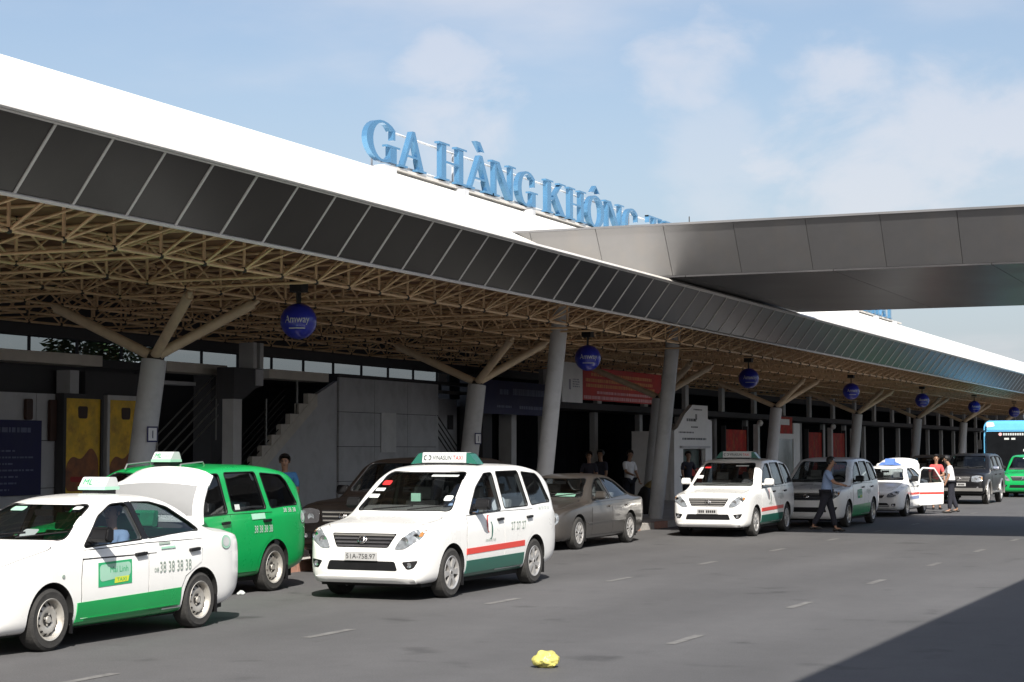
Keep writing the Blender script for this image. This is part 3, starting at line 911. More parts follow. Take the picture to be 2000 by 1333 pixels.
# C: stair in front of the panel wall
X0 = W + 0.25
ny, ry, rz_ = 12, 0.445, 0.268
for k in range(ny):
    y0 = 35.75 + k * ry; z0 = 0.15 + k * rz_
    q = MB(); q.prism([(y0, z0), (y0 + 0.02 + ry, z0), (y0 + ry + 0.02, z0 + rz_), (y0, z0 + rz_)], 'x', X0, X0 + 0.14); 
    part('step', q, M['conc'], term)
q = MB(); q.prism([(35.95, 0.15), (42.38, 0.15), (42.38, 3.75), (41.3, 3.36)], 'x', X0 - 0.1, X0 + 0.02); part('stair_side', q, M['wall'], term)
q = MB(); q.prism([(35.85, 0.15), (36.4, 0.15), (41.1, 3.05), (41.1, 3.37)], 'x', X0 + 0.0, X0 + 0.155); part('stringer', q, M['conc'], term)
for k in range(6):
    q = MB(); z_ = 0.4 + 0.17 * k
    q.tube((X0 + 0.06, 35.95, z_), (X0 + 0.06, 39.6, z_ + 3.65 * rz_ / ry), 0.016, n=6); part('baluster_rail', q, M['rail'], term)
for yy in (37.2, 38.7, 40.2):
    zz = 0.15 + (yy - 35.75) * rz_ / ry
    tbox('rail_post', M['pale_rail'], X0 + 0.04, X0 + 0.08, yy, yy + 0.04, zz, min(zz + 1.25, 3.68))
# panel wall right of the stair
panels(42.4, 48.4, 0.15, 3.86, 3, 4, x=W + 0.32)
tbox('coping', M['wall_dark'], W - 0.1, W + 0.3, 42.4, 52, 3.865, 3.95)
# D: second stair bay
tbox('dark_wall', M['wall'], W - 0.9, W - 0.6, 48.4, 51.6, 0.15, 3.5)
tbox('fluorescent_batten', M['pale_rail'], W - 0.2, W - 0.1, 49.3, 51.6, 3.62, 3.72)
for yy in (49.6, 50.9):
    tbox('dark_panel', M['wall_dark'], W - 0.59, W - 0.55, yy, yy + 0.34, 2.55, 3.0)
q = MB(); q.prism([(48.6, 0.15), (51.6, 0.15), (51.6, 0.6), (49.1, 2.3), (48.6, 2.3)], 'x', W - 0.4, W - 0.3); part('stringer', q, M['beam'], term)
q = MB()
for k in range(4): q.tube((W - 0.25, 49.5, 2.35 + 0.2 * k), (W - 0.25, 51.9, 0.75 + 0.2 * k), 0.02, n=6)
part('stair_rail', q, M['rail'], term)
tbox('dark_pier', M['wall_dark'], W - 0.5, W + 0.3, 51.6, 52.3, 0.15, 4.4)
# E: long glazed front
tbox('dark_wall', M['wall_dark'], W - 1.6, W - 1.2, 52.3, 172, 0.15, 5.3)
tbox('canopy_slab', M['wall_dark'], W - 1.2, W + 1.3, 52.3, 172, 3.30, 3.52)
pg = MB(); pg.box(W - 0.24, W - 0.2, 0.06, 1.14, 0.16, 3.28); gme = pg.mesh('glass_pane', M['shop_glass'], off=term.location)
ug = MB(); ug.box(W - 0.24, W - 0.2, 0.04, 2.36, 3.54, 4.45); ume = ug.mesh('upper_pane', M['shop_glass'], off=term.location)
pp = MB(); pp.box(W - 0.2, W + 0.0, -0.17, 0.17, 0.15, 3.29); ppm = pp.mesh('pier', M['pier'], off=term.location)
fp = MB(); fp.box(W + 1.12, W + 1.28, -0.2, 0.2, 3.53, 4.62); fpm = fp.mesh('upper_fin', M['pier'], off=term.location)
for k in range(24):
    yy = 52.5 + k * 4.85
    link('pier', ppm, term, (0, yy, 0))
    link('upper_fin', fpm, term, (0, yy - 0.15 + 2.0, 0))
    for j in range(4):
        link('glass_pane', gme, term, (0, yy + 0.22 + j * 1.1, 0))
    for j in range(2):
        link('upper_pane', ume, term, (0, yy + j * 2.42, 0))
tbox('pier', M['pier'], W - 0.1, W + 0.35, 53.7, 54.1, 0.15, 3.1)
# things on the front
def board(name, lab, cat, mats, x, y0, y1, z0, z1, th=0.08, grp=None):
    o = thing(name, lab, cat, (x, (y0 + y1) / 2, z0), group=grp)
    q = MB(); q.box(x - th, x, y0, y1, z0, z1); part('board', q, mats, o)
    return o
def lines(o, name, x, rows, m):
    q = MB()
    for (y0, y1, z, h) in rows:
        yy = y0
        while yy < y1 - 0.02:
            w_ = min(random.uniform(0.04, 0.16) * (1 + h * 3), y1 - yy)
            q.add([(x + 0.004, yy, z), (x + 0.004, yy + w_, z), (x + 0.004, yy + w_, z + h), (x + 0.004, yy, z + h)], [(0, 1, 2, 3)])
            yy += w_ + random.uniform(0.02, 0.05)
    pt_ = part(name, q, m, o); pt_['kind'] = 'stuff'; return pt_
o = board('notice_board', 'dark blue notice board with rows of pale text on the left wall', 'sign', M['navy'], W + 0.12, 27.2, 30.3, 1.0, 2.52)
lines(o, 'lettering', W + 0.12, [(28.9, 29.95, 2.27, 0.1)] + [(28.2, 29.3 + random.uniform(0, 0.8), 1.1 + 0.13 * k, 0.035) for k in range(7)], M['navy_text'])
for k, (lab, y0, y1) in enumerate((('yellow lit poster box left of the pale frame by the nearest column', 30.95, 32.15), ('yellow poster in a pale frame half hidden by the nearest column', 32.45, 33.7))):
    o = thing('poster_box', lab, 'poster', (W + 0.2, y0, 0.15), group='yellow poster boxes')
    q = MB(); q.box(W + 0.05, W + 0.2, y0, y1, 1.0 if k else 0.9, 3.0); part('poster', q, M['poster'], o)
    q = MB()
    for (a, b, c, d) in ((y0 - 0.09, y0, 0.15, 3.1), (y1, y1 + 0.07, 0.15, 3.1), (y0, y1, 3.0, 3.1), (y0, y1, 0.8, 0.9)):
        q = MB(); q.box(W + 0.02, W + 0.24, a, b, c, d); part('frame', q, M['pier'] if k else M['wall_dark'], o)
    q = MB(); q.prism(round_poly([((y0 + y1) / 2 - 0.15, 2.58), ((y0 + y1) / 2 + 0.15, 2.58), ((y0 + y1) / 2 + 0.17, 2.84), ((y0 + y1) / 2 - 0.17, 2.84)], 0.06), 'x', W + 0.2, W + 0.206); part('emblem', q, M['wood'], o)
    q = MB(); q.prism(round_poly([(y0 + 0.05, 1.05), (y1 - 0.05, 1.05), (y1 - 0.05, 1.75), (y1 - 0.3, 2.0), (y0 + 0.55, 1.7), (y0 + 0.25, 1.8), (y0 + 0.05, 1.6)], 0.15), 'x', W + 0.2, W + 0.205); part('picture', q, M['brown_print'], o)
    q = MB(); q.prism(round_poly([(y0 + 0.2, 1.25), (y1 - 0.2, 1.22), (y1 - 0.2, 1.34), (y0 + 0.2, 1.36)], 0.05), 'x', W + 0.205, W + 0.209); part('picture', q, M['red_banner'], o)
for k, (y0, lab) in enumerate(((28.55, 'dark wooden plaque above the blue notice board, at the left edge'), (29.95, 'dark wooden plaque above the right end of the blue notice board'), (30.72, 'tall dark wooden plaque beside the yellow poster box'))):
    q = MB(); h0 = 2.1 if k == 2 else 2.53
    q.prism(round_poly([(y0 - 0.1, h0), (y0 + 0.1, h0), (y0 + 0.1, 2.96), (y0 - 0.1, 2.96)], 0.05), 'x', W + 0.02, W + 0.09)
    tag(link('plaque', q.mesh('plaque', M['wood'])), lab, 'plaque', 'wooden plaques on the left wall')
q = MB(); q.box(W + 0.33, W + 0.345, 44.75, 45.65, 1.85, 2.95)
tag(link('paper_notice', q.mesh('paper_notice', M['paper_notice'])), 'pale paper notice on the grey panel wall right of the stairs', 'notice')
o = board('blue_banner', 'dark blue banner with pale lettering behind the second branching column', 'banner', M['navy'], W + 1.5, 48.9, 54.9, 3.0, 4.02, 0.03)
lines(o, 'lettering', W + 1.5, [(50.2, 50.9, 3.6, 0.16), (51.2, 54.4, 3.6, 0.2), (50.0, 51.1, 3.2, 0.07), (51.7, 54.2, 3.18, 0.1)], M['navy_text'])
o = board('red_banner', 'red banner with orange and pale lettering hanging between the two tall pillars', 'banner', M['red_banner'], -20.0, 50.75, 57.9, 3.42, 4.42, 0.03)
lines(o, 'lettering', -20.0, [(51.4, 56.9, 4.16, 0.1), (50.95, 57.0, 3.98, 0.1), (51.0, 57.2, 3.82, 0.1)], M['orange_print'])
lines(o, 'lettering', -20.0, [(51.9, 57.1, 3.63, 0.08), (50.8, 57.75, 3.46, 0.1)], M['pink_print'])
q = MB(); q.box(-20.03, -20.0, 49.1, 50.7, 3.32, 4.5); part('white_panel', q, M['white_board'], o)
lines(o, 'lettering', -20.0, [(49.9, 50.45, 3.78 + 0.07 * k, 0.035) for k in range(4)] + [(49.6, 49.75, 3.7, 0.3)], M['banner_text'])
# kiosks
o = thing('white_kiosk', 'white kiosk with a curved sign board on top, right of the red banner', 'kiosk', (-20.6, 63.2, 0.15))
q = MB(); q.prism([(61.0, 0.15), (62.0, 0.15), (62.0, 1.95), (64.6, 1.95), (64.6, 0.15), (65.4, 0.15), (65.4, 3.0), (64.9, 3.06), (64.9, 3.55), (63.1, 3.55), (62.2, 3.2), (61.4, 2.7), (61.0, 2.6)], 'x', -20.75, -20.6); part('front', q, M['white_board'], o)
q = MB(); q.box(-22.2, -20.76, 61.02, 61.1, 0.15, 2.58); q.box(-22.2, -20.76, 65.3, 65.38, 0.15, 2.9); q.box(-22.2, -20.76, 61.12, 65.28, 2.4, 2.46); part('side_wall', q, M['white_board'], o)
q = MB(); q.box(-20.9, -20.86, 62.0, 64.6, 0.15, 1.95); part('glass', q, M['green_glass'], o)
q = MB(); q.box(-20.86, -20.55, 62.4, 64.0, 0.15, 1.25); part('counter', q, M['red_panel'], o)
q = MB(); q.box(-20.6, -20.5, 61.6, 64.9, 1.98, 2.06); part('ledge', q, M['wall'], o)
lines(o, 'lettering', -20.6, [(61.9, 64.7, 2.28, 0.07), (61.5, 63.2, 2.52, 0.05), (62.9, 63.7, 2.72, 0.05), (62.4, 63.5, 2.95, 0.1), (63.4, 63.6, 3.02, 0.2), (63.2, 64.2, 3.36, 0.05)], M['ink'])
o = thing('glass_kiosk', 'white-framed glass kiosk with a red and white sign behind the fourth column', 'kiosk', (-21.0, 77, 0.15))
q = MB()
for a in ((75.5, 75.75, 0.15, 2.6), (78.6, 79.7, 0.15, 3.1), (75.75, 78.6, 2.4, 2.62)):
    q = MB(); q.box(-21.1, -21.0, *a); part('frame', q, M['white_board'], o)
q = MB(); q.box(-21.07, -21.03, 75.75, 78.6, 0.15, 2.4); part('glass', q, M['green_glass'], o)
q = MB(); q.box(-21.1, -21.0, 75.9, 78.4, 2.62, 3.35); part('sign_board', q, M['red_panel'], o)
q = MB(); q.box(-21.0, -20.99, 76.0, 77.9, 3.0, 3.25); part('sign_board', q, M['white_board'], o)
for k, (y0, y1, lab) in enumerate(((71.0, 74.0, 'dark red lit panel between the two kiosks'), (84.2, 86.8, 'dark red lit panel right of the fourth column, left one'), (88.5, 91.5, 'dark red lit panel left of the fifth column'))):
    o = thing('red_display', lab, 'display panel', (-21.8, y0, 0.15), group='red display panels along the terminal front')
    q = MB(); q.box(-21.9, -21.8, y0, y1, 0.9, 2.75); part('panel', q, M['red_panel'], o)
    q = MB(); q.box(-21.95, -21.76, y0 - 0.1, y0, 0.15, 2.9); part('frame', q, M['wall_dark'], o); q = MB(); q.box(-21.95, -21.76, y1, y1 + 0.1, 0.15, 2.9); part('frame', q, M['wall_dark'], o)
    o2 = thing('lamp_post', ('pale post with a round lamp beside the red panel near the white kiosk', 'pale post with a round lamp between the two right red panels', 'pale post with a round lamp just left of the fifth column')[k], 'post', (-21.5, y1 + 0.5, 0.15), group='pale posts by the red panels')
    q = MB(); q.box(-21.6, -21.4, y1 + 0.35, y1 + 0.65, 0.15, 3.0); part('post', q, M['pier'], o2)
    q = MB(); q.ball((-21.35, y1 + 0.5, 3.05), 0.14, n=12); part('lamp', q, M['white_board'], o2, smooth=60)

# ------------------------------------------------------------------ greenery seen through the gap
def palm(lab, x, y, h):
    t = thing('small_tree', lab, 'tree', (x, y, 0.15))
    q = MB(); q.tube((x, y, 0.15), (x + 0.1, y + 0.1, h), 0.09, 0.05, n=8); part('trunk', q, M['bark'], t, smooth=60)
    q = MB()
    for i in range(900):
        a = random.uniform(0, 2 * math.pi); e = random.uniform(-0.6, 1.0); r_ = random.uniform(0.1, 0.75)
        c = Vector((x + r_ * math.cos(a), y + r_ * math.sin(a) * 1.2, h - 0.2 + 0.9 * e * (1 - r_ * 0.3)))
        d_ = Vector((math.cos(a) + random.uniform(-.5, .5), math.sin(a) + random.uniform(-.5, .5), random.uniform(-0.6, 0.5))).normalized() * random.uniform(0.16, 0.3)
        w_ = d_.orthogonal().normalized() * random.uniform(0.03, 0.06)
        q.add([c - w_ * 0.3, c + d_ * 0.5 - w_, c + d_, c + d_ * 0.5 + w_], [(0, 1, 2, 3)])
    part('crown', q, M['leaf'], t)
palm('small leafy tree seen through the gap above the pale beam at left', -27.6, 36.4, 4.45)
palm('leafy tree seen through the gap behind the nearest branching column', -28.2, 39.3, 4.2)
# ================================================================== CARS  (front faces -Y, origin on the ground between the axles)
RINGP = 4
def hull_mesh(spec, dw=0.0, dt=0.0, floor=None, yr=None, name='hull'):
    Lh, fo, wb = spec['L'], spec['fo'], spec['wb']
    y0, y1 = (0.0, Lh) if yr is None else yr
    if yr is None:
        st = np.concatenate([[0, .012, .03, .055, .09, .14, .2, .28], np.linspace(.36, Lh - .36, 52), Lh - np.array([.28, .2, .14, .09, .055, .03, .012, 0])])
    else:
        st = np.linspace(y0, y1, 34)
    c = {k: pchip(*zip(*spec[k]), st) for k in ('zt', 'zb', 'w', 'zs', 'wt', 'cr')}
    verts, faces = [], []
    n = None
    for i, y in enumerate(st):
        zt, zb, w, zs, wt, cr = (c[k][i] for k in ('zt', 'zb', 'w', 'zs', 'wt', 'cr'))
        zt -= dt; w -= dw; wt -= dw
        if floor is not None: zb = floor
        zs = min(zs, zt - cr - 0.02)
        zm = zb * .5 + zs * .5
        ze = zt - cr
        p = [(0, zb), (w * .80, zb), (w * .93, zb + .035), (w * .985, zb + (zs - zb) * .22), (w, zm), (w * .992, zs * .8 + zm * .2), (w * .968, zs), ((w * .968 + wt * 1.012) / 2 + .012, (zs + ze) / 2), (wt, ze), (wt * .90, zt - cr * .5), (wt * .55, zt - cr * .12), (0, zt)]
        px = np.array([a for a, _ in p]); pz = np.array([b for _, b in p])
        d = np.concatenate([[0], np.cumsum(np.maximum(np.hypot(np.diff(px), np.diff(pz)), 1e-4))])
        t = np.concatenate([np.linspace(d[k], d[k + 1], RINGP, endpoint=False) for k in range(len(d) - 1)] + [[d[-1]]])
        rx, rz = pchip(d, px, t), pchip(d, pz, t)
        half = [(a, y - fo - wb / 2, b) for a, b in zip(rx, rz)]
        ring = half + [(-a, yy, b) for a, yy, b in half[-2:0:-1]]
        n = len(ring)
        verts += ring
    for i in range(len(st) - 1):
        for k in range(n):
            l = (k + 1) % n
            faces.append((i * n + k, i * n + l, (i + 1) * n + l, (i + 1) * n + k))
    b = len(verts)
    for base, y in ((0, st[0]), ((len(st) - 1) * n, st[-1])):
        cz = np.mean([verts[base + k][2] for k in range(n)])
        verts.append((0, y - fo - wb / 2, cz))
        ci = len(verts) - 1
        for k in range(n):
            faces.append((base + k, base + (k + 1) % n, ci))
    m = MB(); m.v = verts; m.f = faces; m.m = [0] * len(faces)
    return m

class Car:
    cache = {}
    def __init__(s, spec):
        s.spec = spec
        s.fo, s.wb, s.L = spec['fo'], spec['wb'], spec['L']
        s.sh = s.fo + s.wb / 2
        hm = hull_mesh(spec)
        s.hull = hm.mesh('hull', M['well'])
        bm = bmesh.new(); bm.from_mesh(s.hull)
        bmesh.ops.triangulate(bm, faces=bm.faces)
        s.bvh = BVHTree.FromBMesh(bm); bm.free()
        s.body_me = None
    def Y(s, y): return y - s.sh
    def hit(s, axis, u, v, side=1):
        if axis == 'side': o, d = Vector((side * 4, u, v)), Vector((-side, 0, 0))
        elif axis == 'front': o, d = Vector((u, -9, v)), Vector((0, 1, 0))
        elif axis == 'rear': o, d = Vector((u, 9, v)), Vector((0, -1, 0))
        else: o, d = Vector((u, v, 5)), Vector((0, 0, -1))
        h = s.bvh.ray_cast(o, d)[0]
        return h, -d
    def surf(s, mb, v, f, axis, off, side=1, skirt=0.0, mi=0):
        base = len(mb.v); ok = []; pts = []
        for a, b in v:
            h, d = s.hit(axis, a, b, side)
            ok.append(h is not None)
            pts.append(h + d * off if h is not None else Vector((0, 0, -9)))
        ff = [q for q in f if all(ok[i] for i in q)]
        if axis == 'side' and side < 0 or axis == 'rear':
            ff = [tuple(reversed(q)) for q in ff]
        mb.add(pts, ff, mi)
        if skirt:
            cnt = {}
            for q in ff:
                for i in range(len(q)):
                    a, b = q[i], q[(i + 1) % len(q)]
                    cnt[(a, b)] = 1
            edge = [(a, b) for (a, b) in cnt if (b, a) not in cnt]
            dvec = {'side': Vector((-side, 0, 0)), 'front': Vector((0, 1, 0)), 'rear': Vector((0, -1, 0)), 'top': Vector((0, 0, -1))}[axis]
            idx = {}
            for a, b in edge:
                for i in (a, b):
                    if i not in idx:
                        idx[i] = len(mb.v); mb.v.append(tuple(pts[i] + dvec * (off + skirt)))
                mb.f.append((base + b, base + a, idx[a], idx[b])); mb.m.append(mi)
    def pad(s, poly, axis='side', off=0.004, side=1, skirt=0.01, step=0.12, mb=None, mi=0, rnd=0.0):
        mb = mb or MB()
        if rnd: poly = round_poly(poly, rnd)
        v, f = grid_poly(poly, step)
        s.surf(mb, v, f, axis, off, side, skirt, mi)
        return mb
    def text(s, txt, h, u, v, axis='side', off=0.012, side=1, width=None, mb=None, mi=0):
        mb = mb or MB()
        tv, tf = text2d(txt, h, width)
        if (axis == 'side' and side < 0) or axis == 'rear': tv = tv * np.array([-1, 1])
        s.surf(mb, [(a + u, b + v) for a, b in tv], tf, axis, off, side, 0, mi)
        return mb
    def body(s):
        if s.body_me is not None: return s.body_me
        sp = s.spec
        o = link('body', s.hull.copy())
        # wheel wells
        for yw in (-s.wb / 2, s.wb / 2):
            for sx in (-1, 1):
                q = MB()
                r = sp['arch']
                q.prism([(yw + r * math.cos(a * math.pi / 20), sp['wr'] + 0.01 + r * math.sin(a * math.pi / 20)) for a in range(40)], 'x', sx * (sp['W'] / 2 - .30), sx * (sp['W'] / 2 + .3))
                boolean(o, q)
        if sp.get('open', True):
            cav = hull_mesh(sp, dw=.055, dt=.045, floor=.42, yr=sp['cabin'])
            boolean(o, cav)
            for poly in sp['windows']:
                q = MB(); q.prism(round_poly([(a - s.sh, b) for a, b in poly], .05), 'x', -2, 2); boolean(o, q)
            q = MB(); q.prism(round_poly(sp['wind'], .06), 'y', -6, s.Y(sp['wind_y'])); boolean(o, q)
            q = MB(); q.prism(round_poly(sp['back'], .08), 'y', s.Y(sp['back_y']), 6); boolean(o, q)
        me = o.data
        bpy.data.objects.remove(o)
        me.materials.clear()
        me.materials.append(M['white_paint']); me.materials.append(M['well']); me.materials.append(M['cabin']); me.materials.append(M['white_paint'])
        szl = {1.77: .30, 1.70: .262}.get(sp['W'], 0)
        for p in me.polygons:
            c = p.center
            d = s.bvh.find_nearest(c)[3]
            p.material_index = 0
            if d > 0.012:
                wy = -s.wb / 2 if c.y < 0 else s.wb / 2
                inw = math.hypot(c.y - wy, c.z - sp['wr'] - .01) < sp['arch'] + .004
                p.material_index = 1 if inw else 2
            elif c.z < szl and abs(c.y) < s.wb / 2 - sp['arch'] - .03: p.material_index = 3
            if c.z < sp['zb'][3][1] + .012 and p.normal.z < -.7: p.material_index = 1
        finish(me, 32)
        me.name = 'body'
        s.body_me = me
        return me

SPEC = {}
SPEC['van'] = dict(L=4.585, W=1.77, fo=.86, wb=2.75, wr=.325, arch=.375,
    zt=[(0, .60), (.02, .72), (.07, .84), (.15, .935), (.45, .985), (.85, 1.03), (1.0, 1.055), (1.12, 1.11), (1.5, 1.375), (1.85, 1.59), (2.1, 1.675), (2.3, 1.705), (2.8, 1.73), (3.4, 1.725), (4.0, 1.675), (4.28, 1.61), (4.40, 1.50), (4.48, 1.25), (4.54, 1.0), (4.585, .78)],
    zb=[(0, .36), (.05, .24), (.15, .205), (.5, .21), (4.0, .24), (4.35, .29), (4.55, .36), (4.585, .46)],
    w=[(0, .60), (.03, .695), (.09, .775), (.2, .83), (.45, .868), (.9, .885), (3.7, .885), (4.2, .872), (4.45, .835), (4.55, .78), (4.585, .70)],
    zs=[(0, .57), (.07, .77), (.2, .87), (.5, .925), (1.0, .985), (2, 1.04), (3.5, 1.075), (4.3, 1.10), (4.48, 1.02), (4.585, .70)],
    wt=[(0, .50), (.1, .62), (.3, .70), (.8, .735), (1.1, .755), (1.5, .735), (2.0, .69), (2.5, .685), (3.8, .675), (4.3, .67), (4.45, .71), (4.585, .60)],
    cr=[(0, .02), (.2, .03), (.8, .045), (1.2, .05), (1.8, .05), (2.4, .055), (4.2, .055), (4.45, .05), (4.585, .04)],
    cabin=(1.22, 4.36), wind=[(-.70, 1.105), (.70, 1.105), (.58, 1.615), (-.58, 1.615)], wind_y=2.2, back=[(-.56, 1.16), (.56, 1.16), (.52, 1.52), (-.52, 1.52)], back_y=4.2,
    windows=[[(1.42, 1.06), (2.46, 1.09), (2.40, 1.61), (2.16, 1.60), (1.80, 1.41)], [(2.58, 1.11), (3.42, 1.125), (3.30, 1.625), (2.53, 1.62)], [(3.53, 1.13), (4.27, 1.16), (4.10, 1.48), (3.98, 1.575), (3.42, 1.61)]])
SPEC['sedan'] = dict(L=4.30, W=1.70, fo=.82, wb=2.55, wr=.30, arch=.345,
    zt=[(0, .52), (.02, .62), (.07, .71), (.16, .775), (.5, .875), (.9, .95), (1.1, .99), (1.22, 1.04), (1.6, 1.265), (1.95, 1.405), (2.2, 1.445), (2.55, 1.46), (2.9, 1.435), (3.25, 1.345), (3.6, 1.175), (3.78, 1.09), (4.0, 1.06), (4.17, 1.03), (4.24, .92), (4.28, .76), (4.30, .62)],
    zb=[(0, .33), (.05, .22), (.15, .18), (.5, .18), (3.8, .20), (4.1, .25), (4.26, .33), (4.30, .42)],
    w=[(0, .58), (.03, .67), (.09, .745), (.2, .795), (.45, .832), (.9, .848), (3.3, .85), (3.9, .835), (4.15, .79), (4.27, .73), (4.30, .66)],
    zs=[(0, .49), (.07, .65), (.2, .735), (.5, .82), (1.0, .89), (2, .925), (3.2, .97), (3.9, .99), (4.17, .96), (4.26, .80), (4.30, .58)],
    wt=[(0, .48), (.1, .60), (.3, .67), (.8, .70), (1.1, .71), (1.5, .66), (2.0, .575), (2.5, .565), (3.0, .57), (3.5, .60), (3.85, .66), (4.15, .66), (4.30, .58)],
    cr=[(0, .02), (.2, .03), (.8, .045), (1.2, .05), (1.8, .06), (2.4, .065), (3.3, .06), (3.9, .04), (4.3, .03)],
    cabin=(1.34, 3.62), wind=[(-.64, 1.03), (.64, 1.03), (.50, 1.36), (-.50, 1.36)], wind_y=2.1, back=[(-.52, 1.12), (.52, 1.12), (.46, 1.36), (-.46, 1.36)], back_y=3.1,
    windows=[[(1.36, .955), (2.35, 1.0), (2.32, 1.375), (2.08, 1.365), (1.78, 1.25)], [(2.42, 1.003), (3.42, 1.05), (3.34, 1.13), (3.02, 1.31), (2.74, 1.372), (2.40, 1.38)]])
SPEC['saloon'] = dict(L=4.82, W=1.80, fo=.84, wb=2.85, wr=.315, arch=.36,
    zt=[(0, .50), (.02, .60), (.07, .69), (.16, .75), (.5, .84), (1.0, .905), (1.3, .945), (1.42, .985), (1.85, 1.235), (2.2, 1.385), (2.5, 1.435), (2.85, 1.445), (3.2, 1.415), (3.6, 1.31), (4.0, 1.11), (4.2, 1.035), (4.5, 1.0), (4.68, .97), (4.76, .88), (4.80, .74), (4.82, .60)],
    zb=[(0, .32), (.05, .21), (.15, .17), (.5, .17), (4.3, .19), (4.6, .24), (4.78, .33), (4.82, .42)],
    w=[(0, .55), (.03, .65), (.09, .745), (.2, .81), (.45, .865), (.9, .89), (3.6, .9), (4.3, .885), (4.62, .83), (4.78, .74), (4.82, .66)],
    zs=[(0, .47), (.07, .62), (.2, .70), (.5, .79), (1.2, .855), (2, .88), (3.4, .925), (4.3, .94), (4.65, .90), (4.78, .76), (4.82, .56)],
    wt=[(0, .46), (.1, .60), (.3, .70), (.9, .74), (1.3, .75), (1.8, .68), (2.3, .60), (2.8, .585), (3.4, .60), (3.9, .65), (4.3, .70), (4.65, .69), (4.82, .58)],
    cr=[(0, .02), (.2, .03), (.8, .05), (1.4, .055), (2.0, .07), (2.6, .075), (3.7, .07), (4.3, .045), (4.82, .03)],
    cabin=(1.55, 4.0), wind=[(-.67, .985), (.67, .985), (.52, 1.345), (-.52, 1.345)], wind_y=2.4, back=[(-.52, 1.07), (.52, 1.07), (.46, 1.33), (-.46, 1.33)], back_y=3.4,
    windows=[[(1.62, .915), (2.58, .945), (2.55, 1.355), (2.36, 1.345), (2.05, 1.225)], [(2.66, .948), (3.66, 1.0), (3.62, 1.09), (3.3, 1.27), (3.0, 1.35), (2.63, 1.362)]])
SPEC['offroad'] = dict(L=4.98, W=1.80, fo=.85, wb=2.86, wr=.37, arch=.43,
    zt=[(0, .70), (.02, .85), (.06, 1.0), (.12, 1.07), (.4, 1.12), (.9, 1.15), (1.3, 1.18), (1.42, 1.23), (1.75, 1.50), (2.05, 1.70), (2.25, 1.76), (2.5, 1.785), (3.3, 1.80), (4.2, 1.79), (4.6, 1.74), (4.75, 1.62), (4.84, 1.3), (4.93, 1.05), (4.98, .85)],
    zb=[(0, .48), (.05, .40), (.15, .36), (.5, .37), (4.3, .40), (4.7, .45), (4.92, .52), (4.98, .6)],
    w=[(0, .72), (.03, .77), (.09, .82), (.2, .855), (.45, .88), (.9, .895), (4.2, .895), (4.65, .88), (4.88, .84), (4.95, .79), (4.98, .72)],
    zs=[(0, .66), (.07, .92), (.2, 1.0), (.5, 1.06), (1.2, 1.10), (2, 1.13), (3.5, 1.15), (4.6, 1.16), (4.85, 1.1), (4.98, .8)],
    wt=[(0, .62), (.1, .70), (.3, .76), (.8, .78), (1.35, .79), (1.8, .73), (2.3, .685), (2.8, .675), (4.2, .67), (4.6, .68), (4.8, .74), (4.98, .66)],
    cr=[(0, .02), (.2, .03), (.8, .035), (1.4, .04), (2.0, .05), (2.6, .05), (4.6, .05), (4.98, .04)],
    cabin=(1.55, 4.62), wind=[(-.70, 1.25), (.70, 1.25), (.60, 1.70), (-.60, 1.70)], wind_y=2.35, back=[(-.58, 1.22), (.58, 1.22), (.55, 1.60), (-.55, 1.60)], back_y=4.4,
    windows=[[(1.72, 1.165), (2.55, 1.17), (2.52, 1.68), (2.28, 1.67), (2.02, 1.52)], [(2.66, 1.175), (3.52, 1.185), (3.46, 1.69), (2.63, 1.69)], [(3.63, 1.19), (4.55, 1.21), (4.42, 1.66), (3.58, 1.69)]])
CARS = {k: Car(v) for k, v in SPEC.items()}

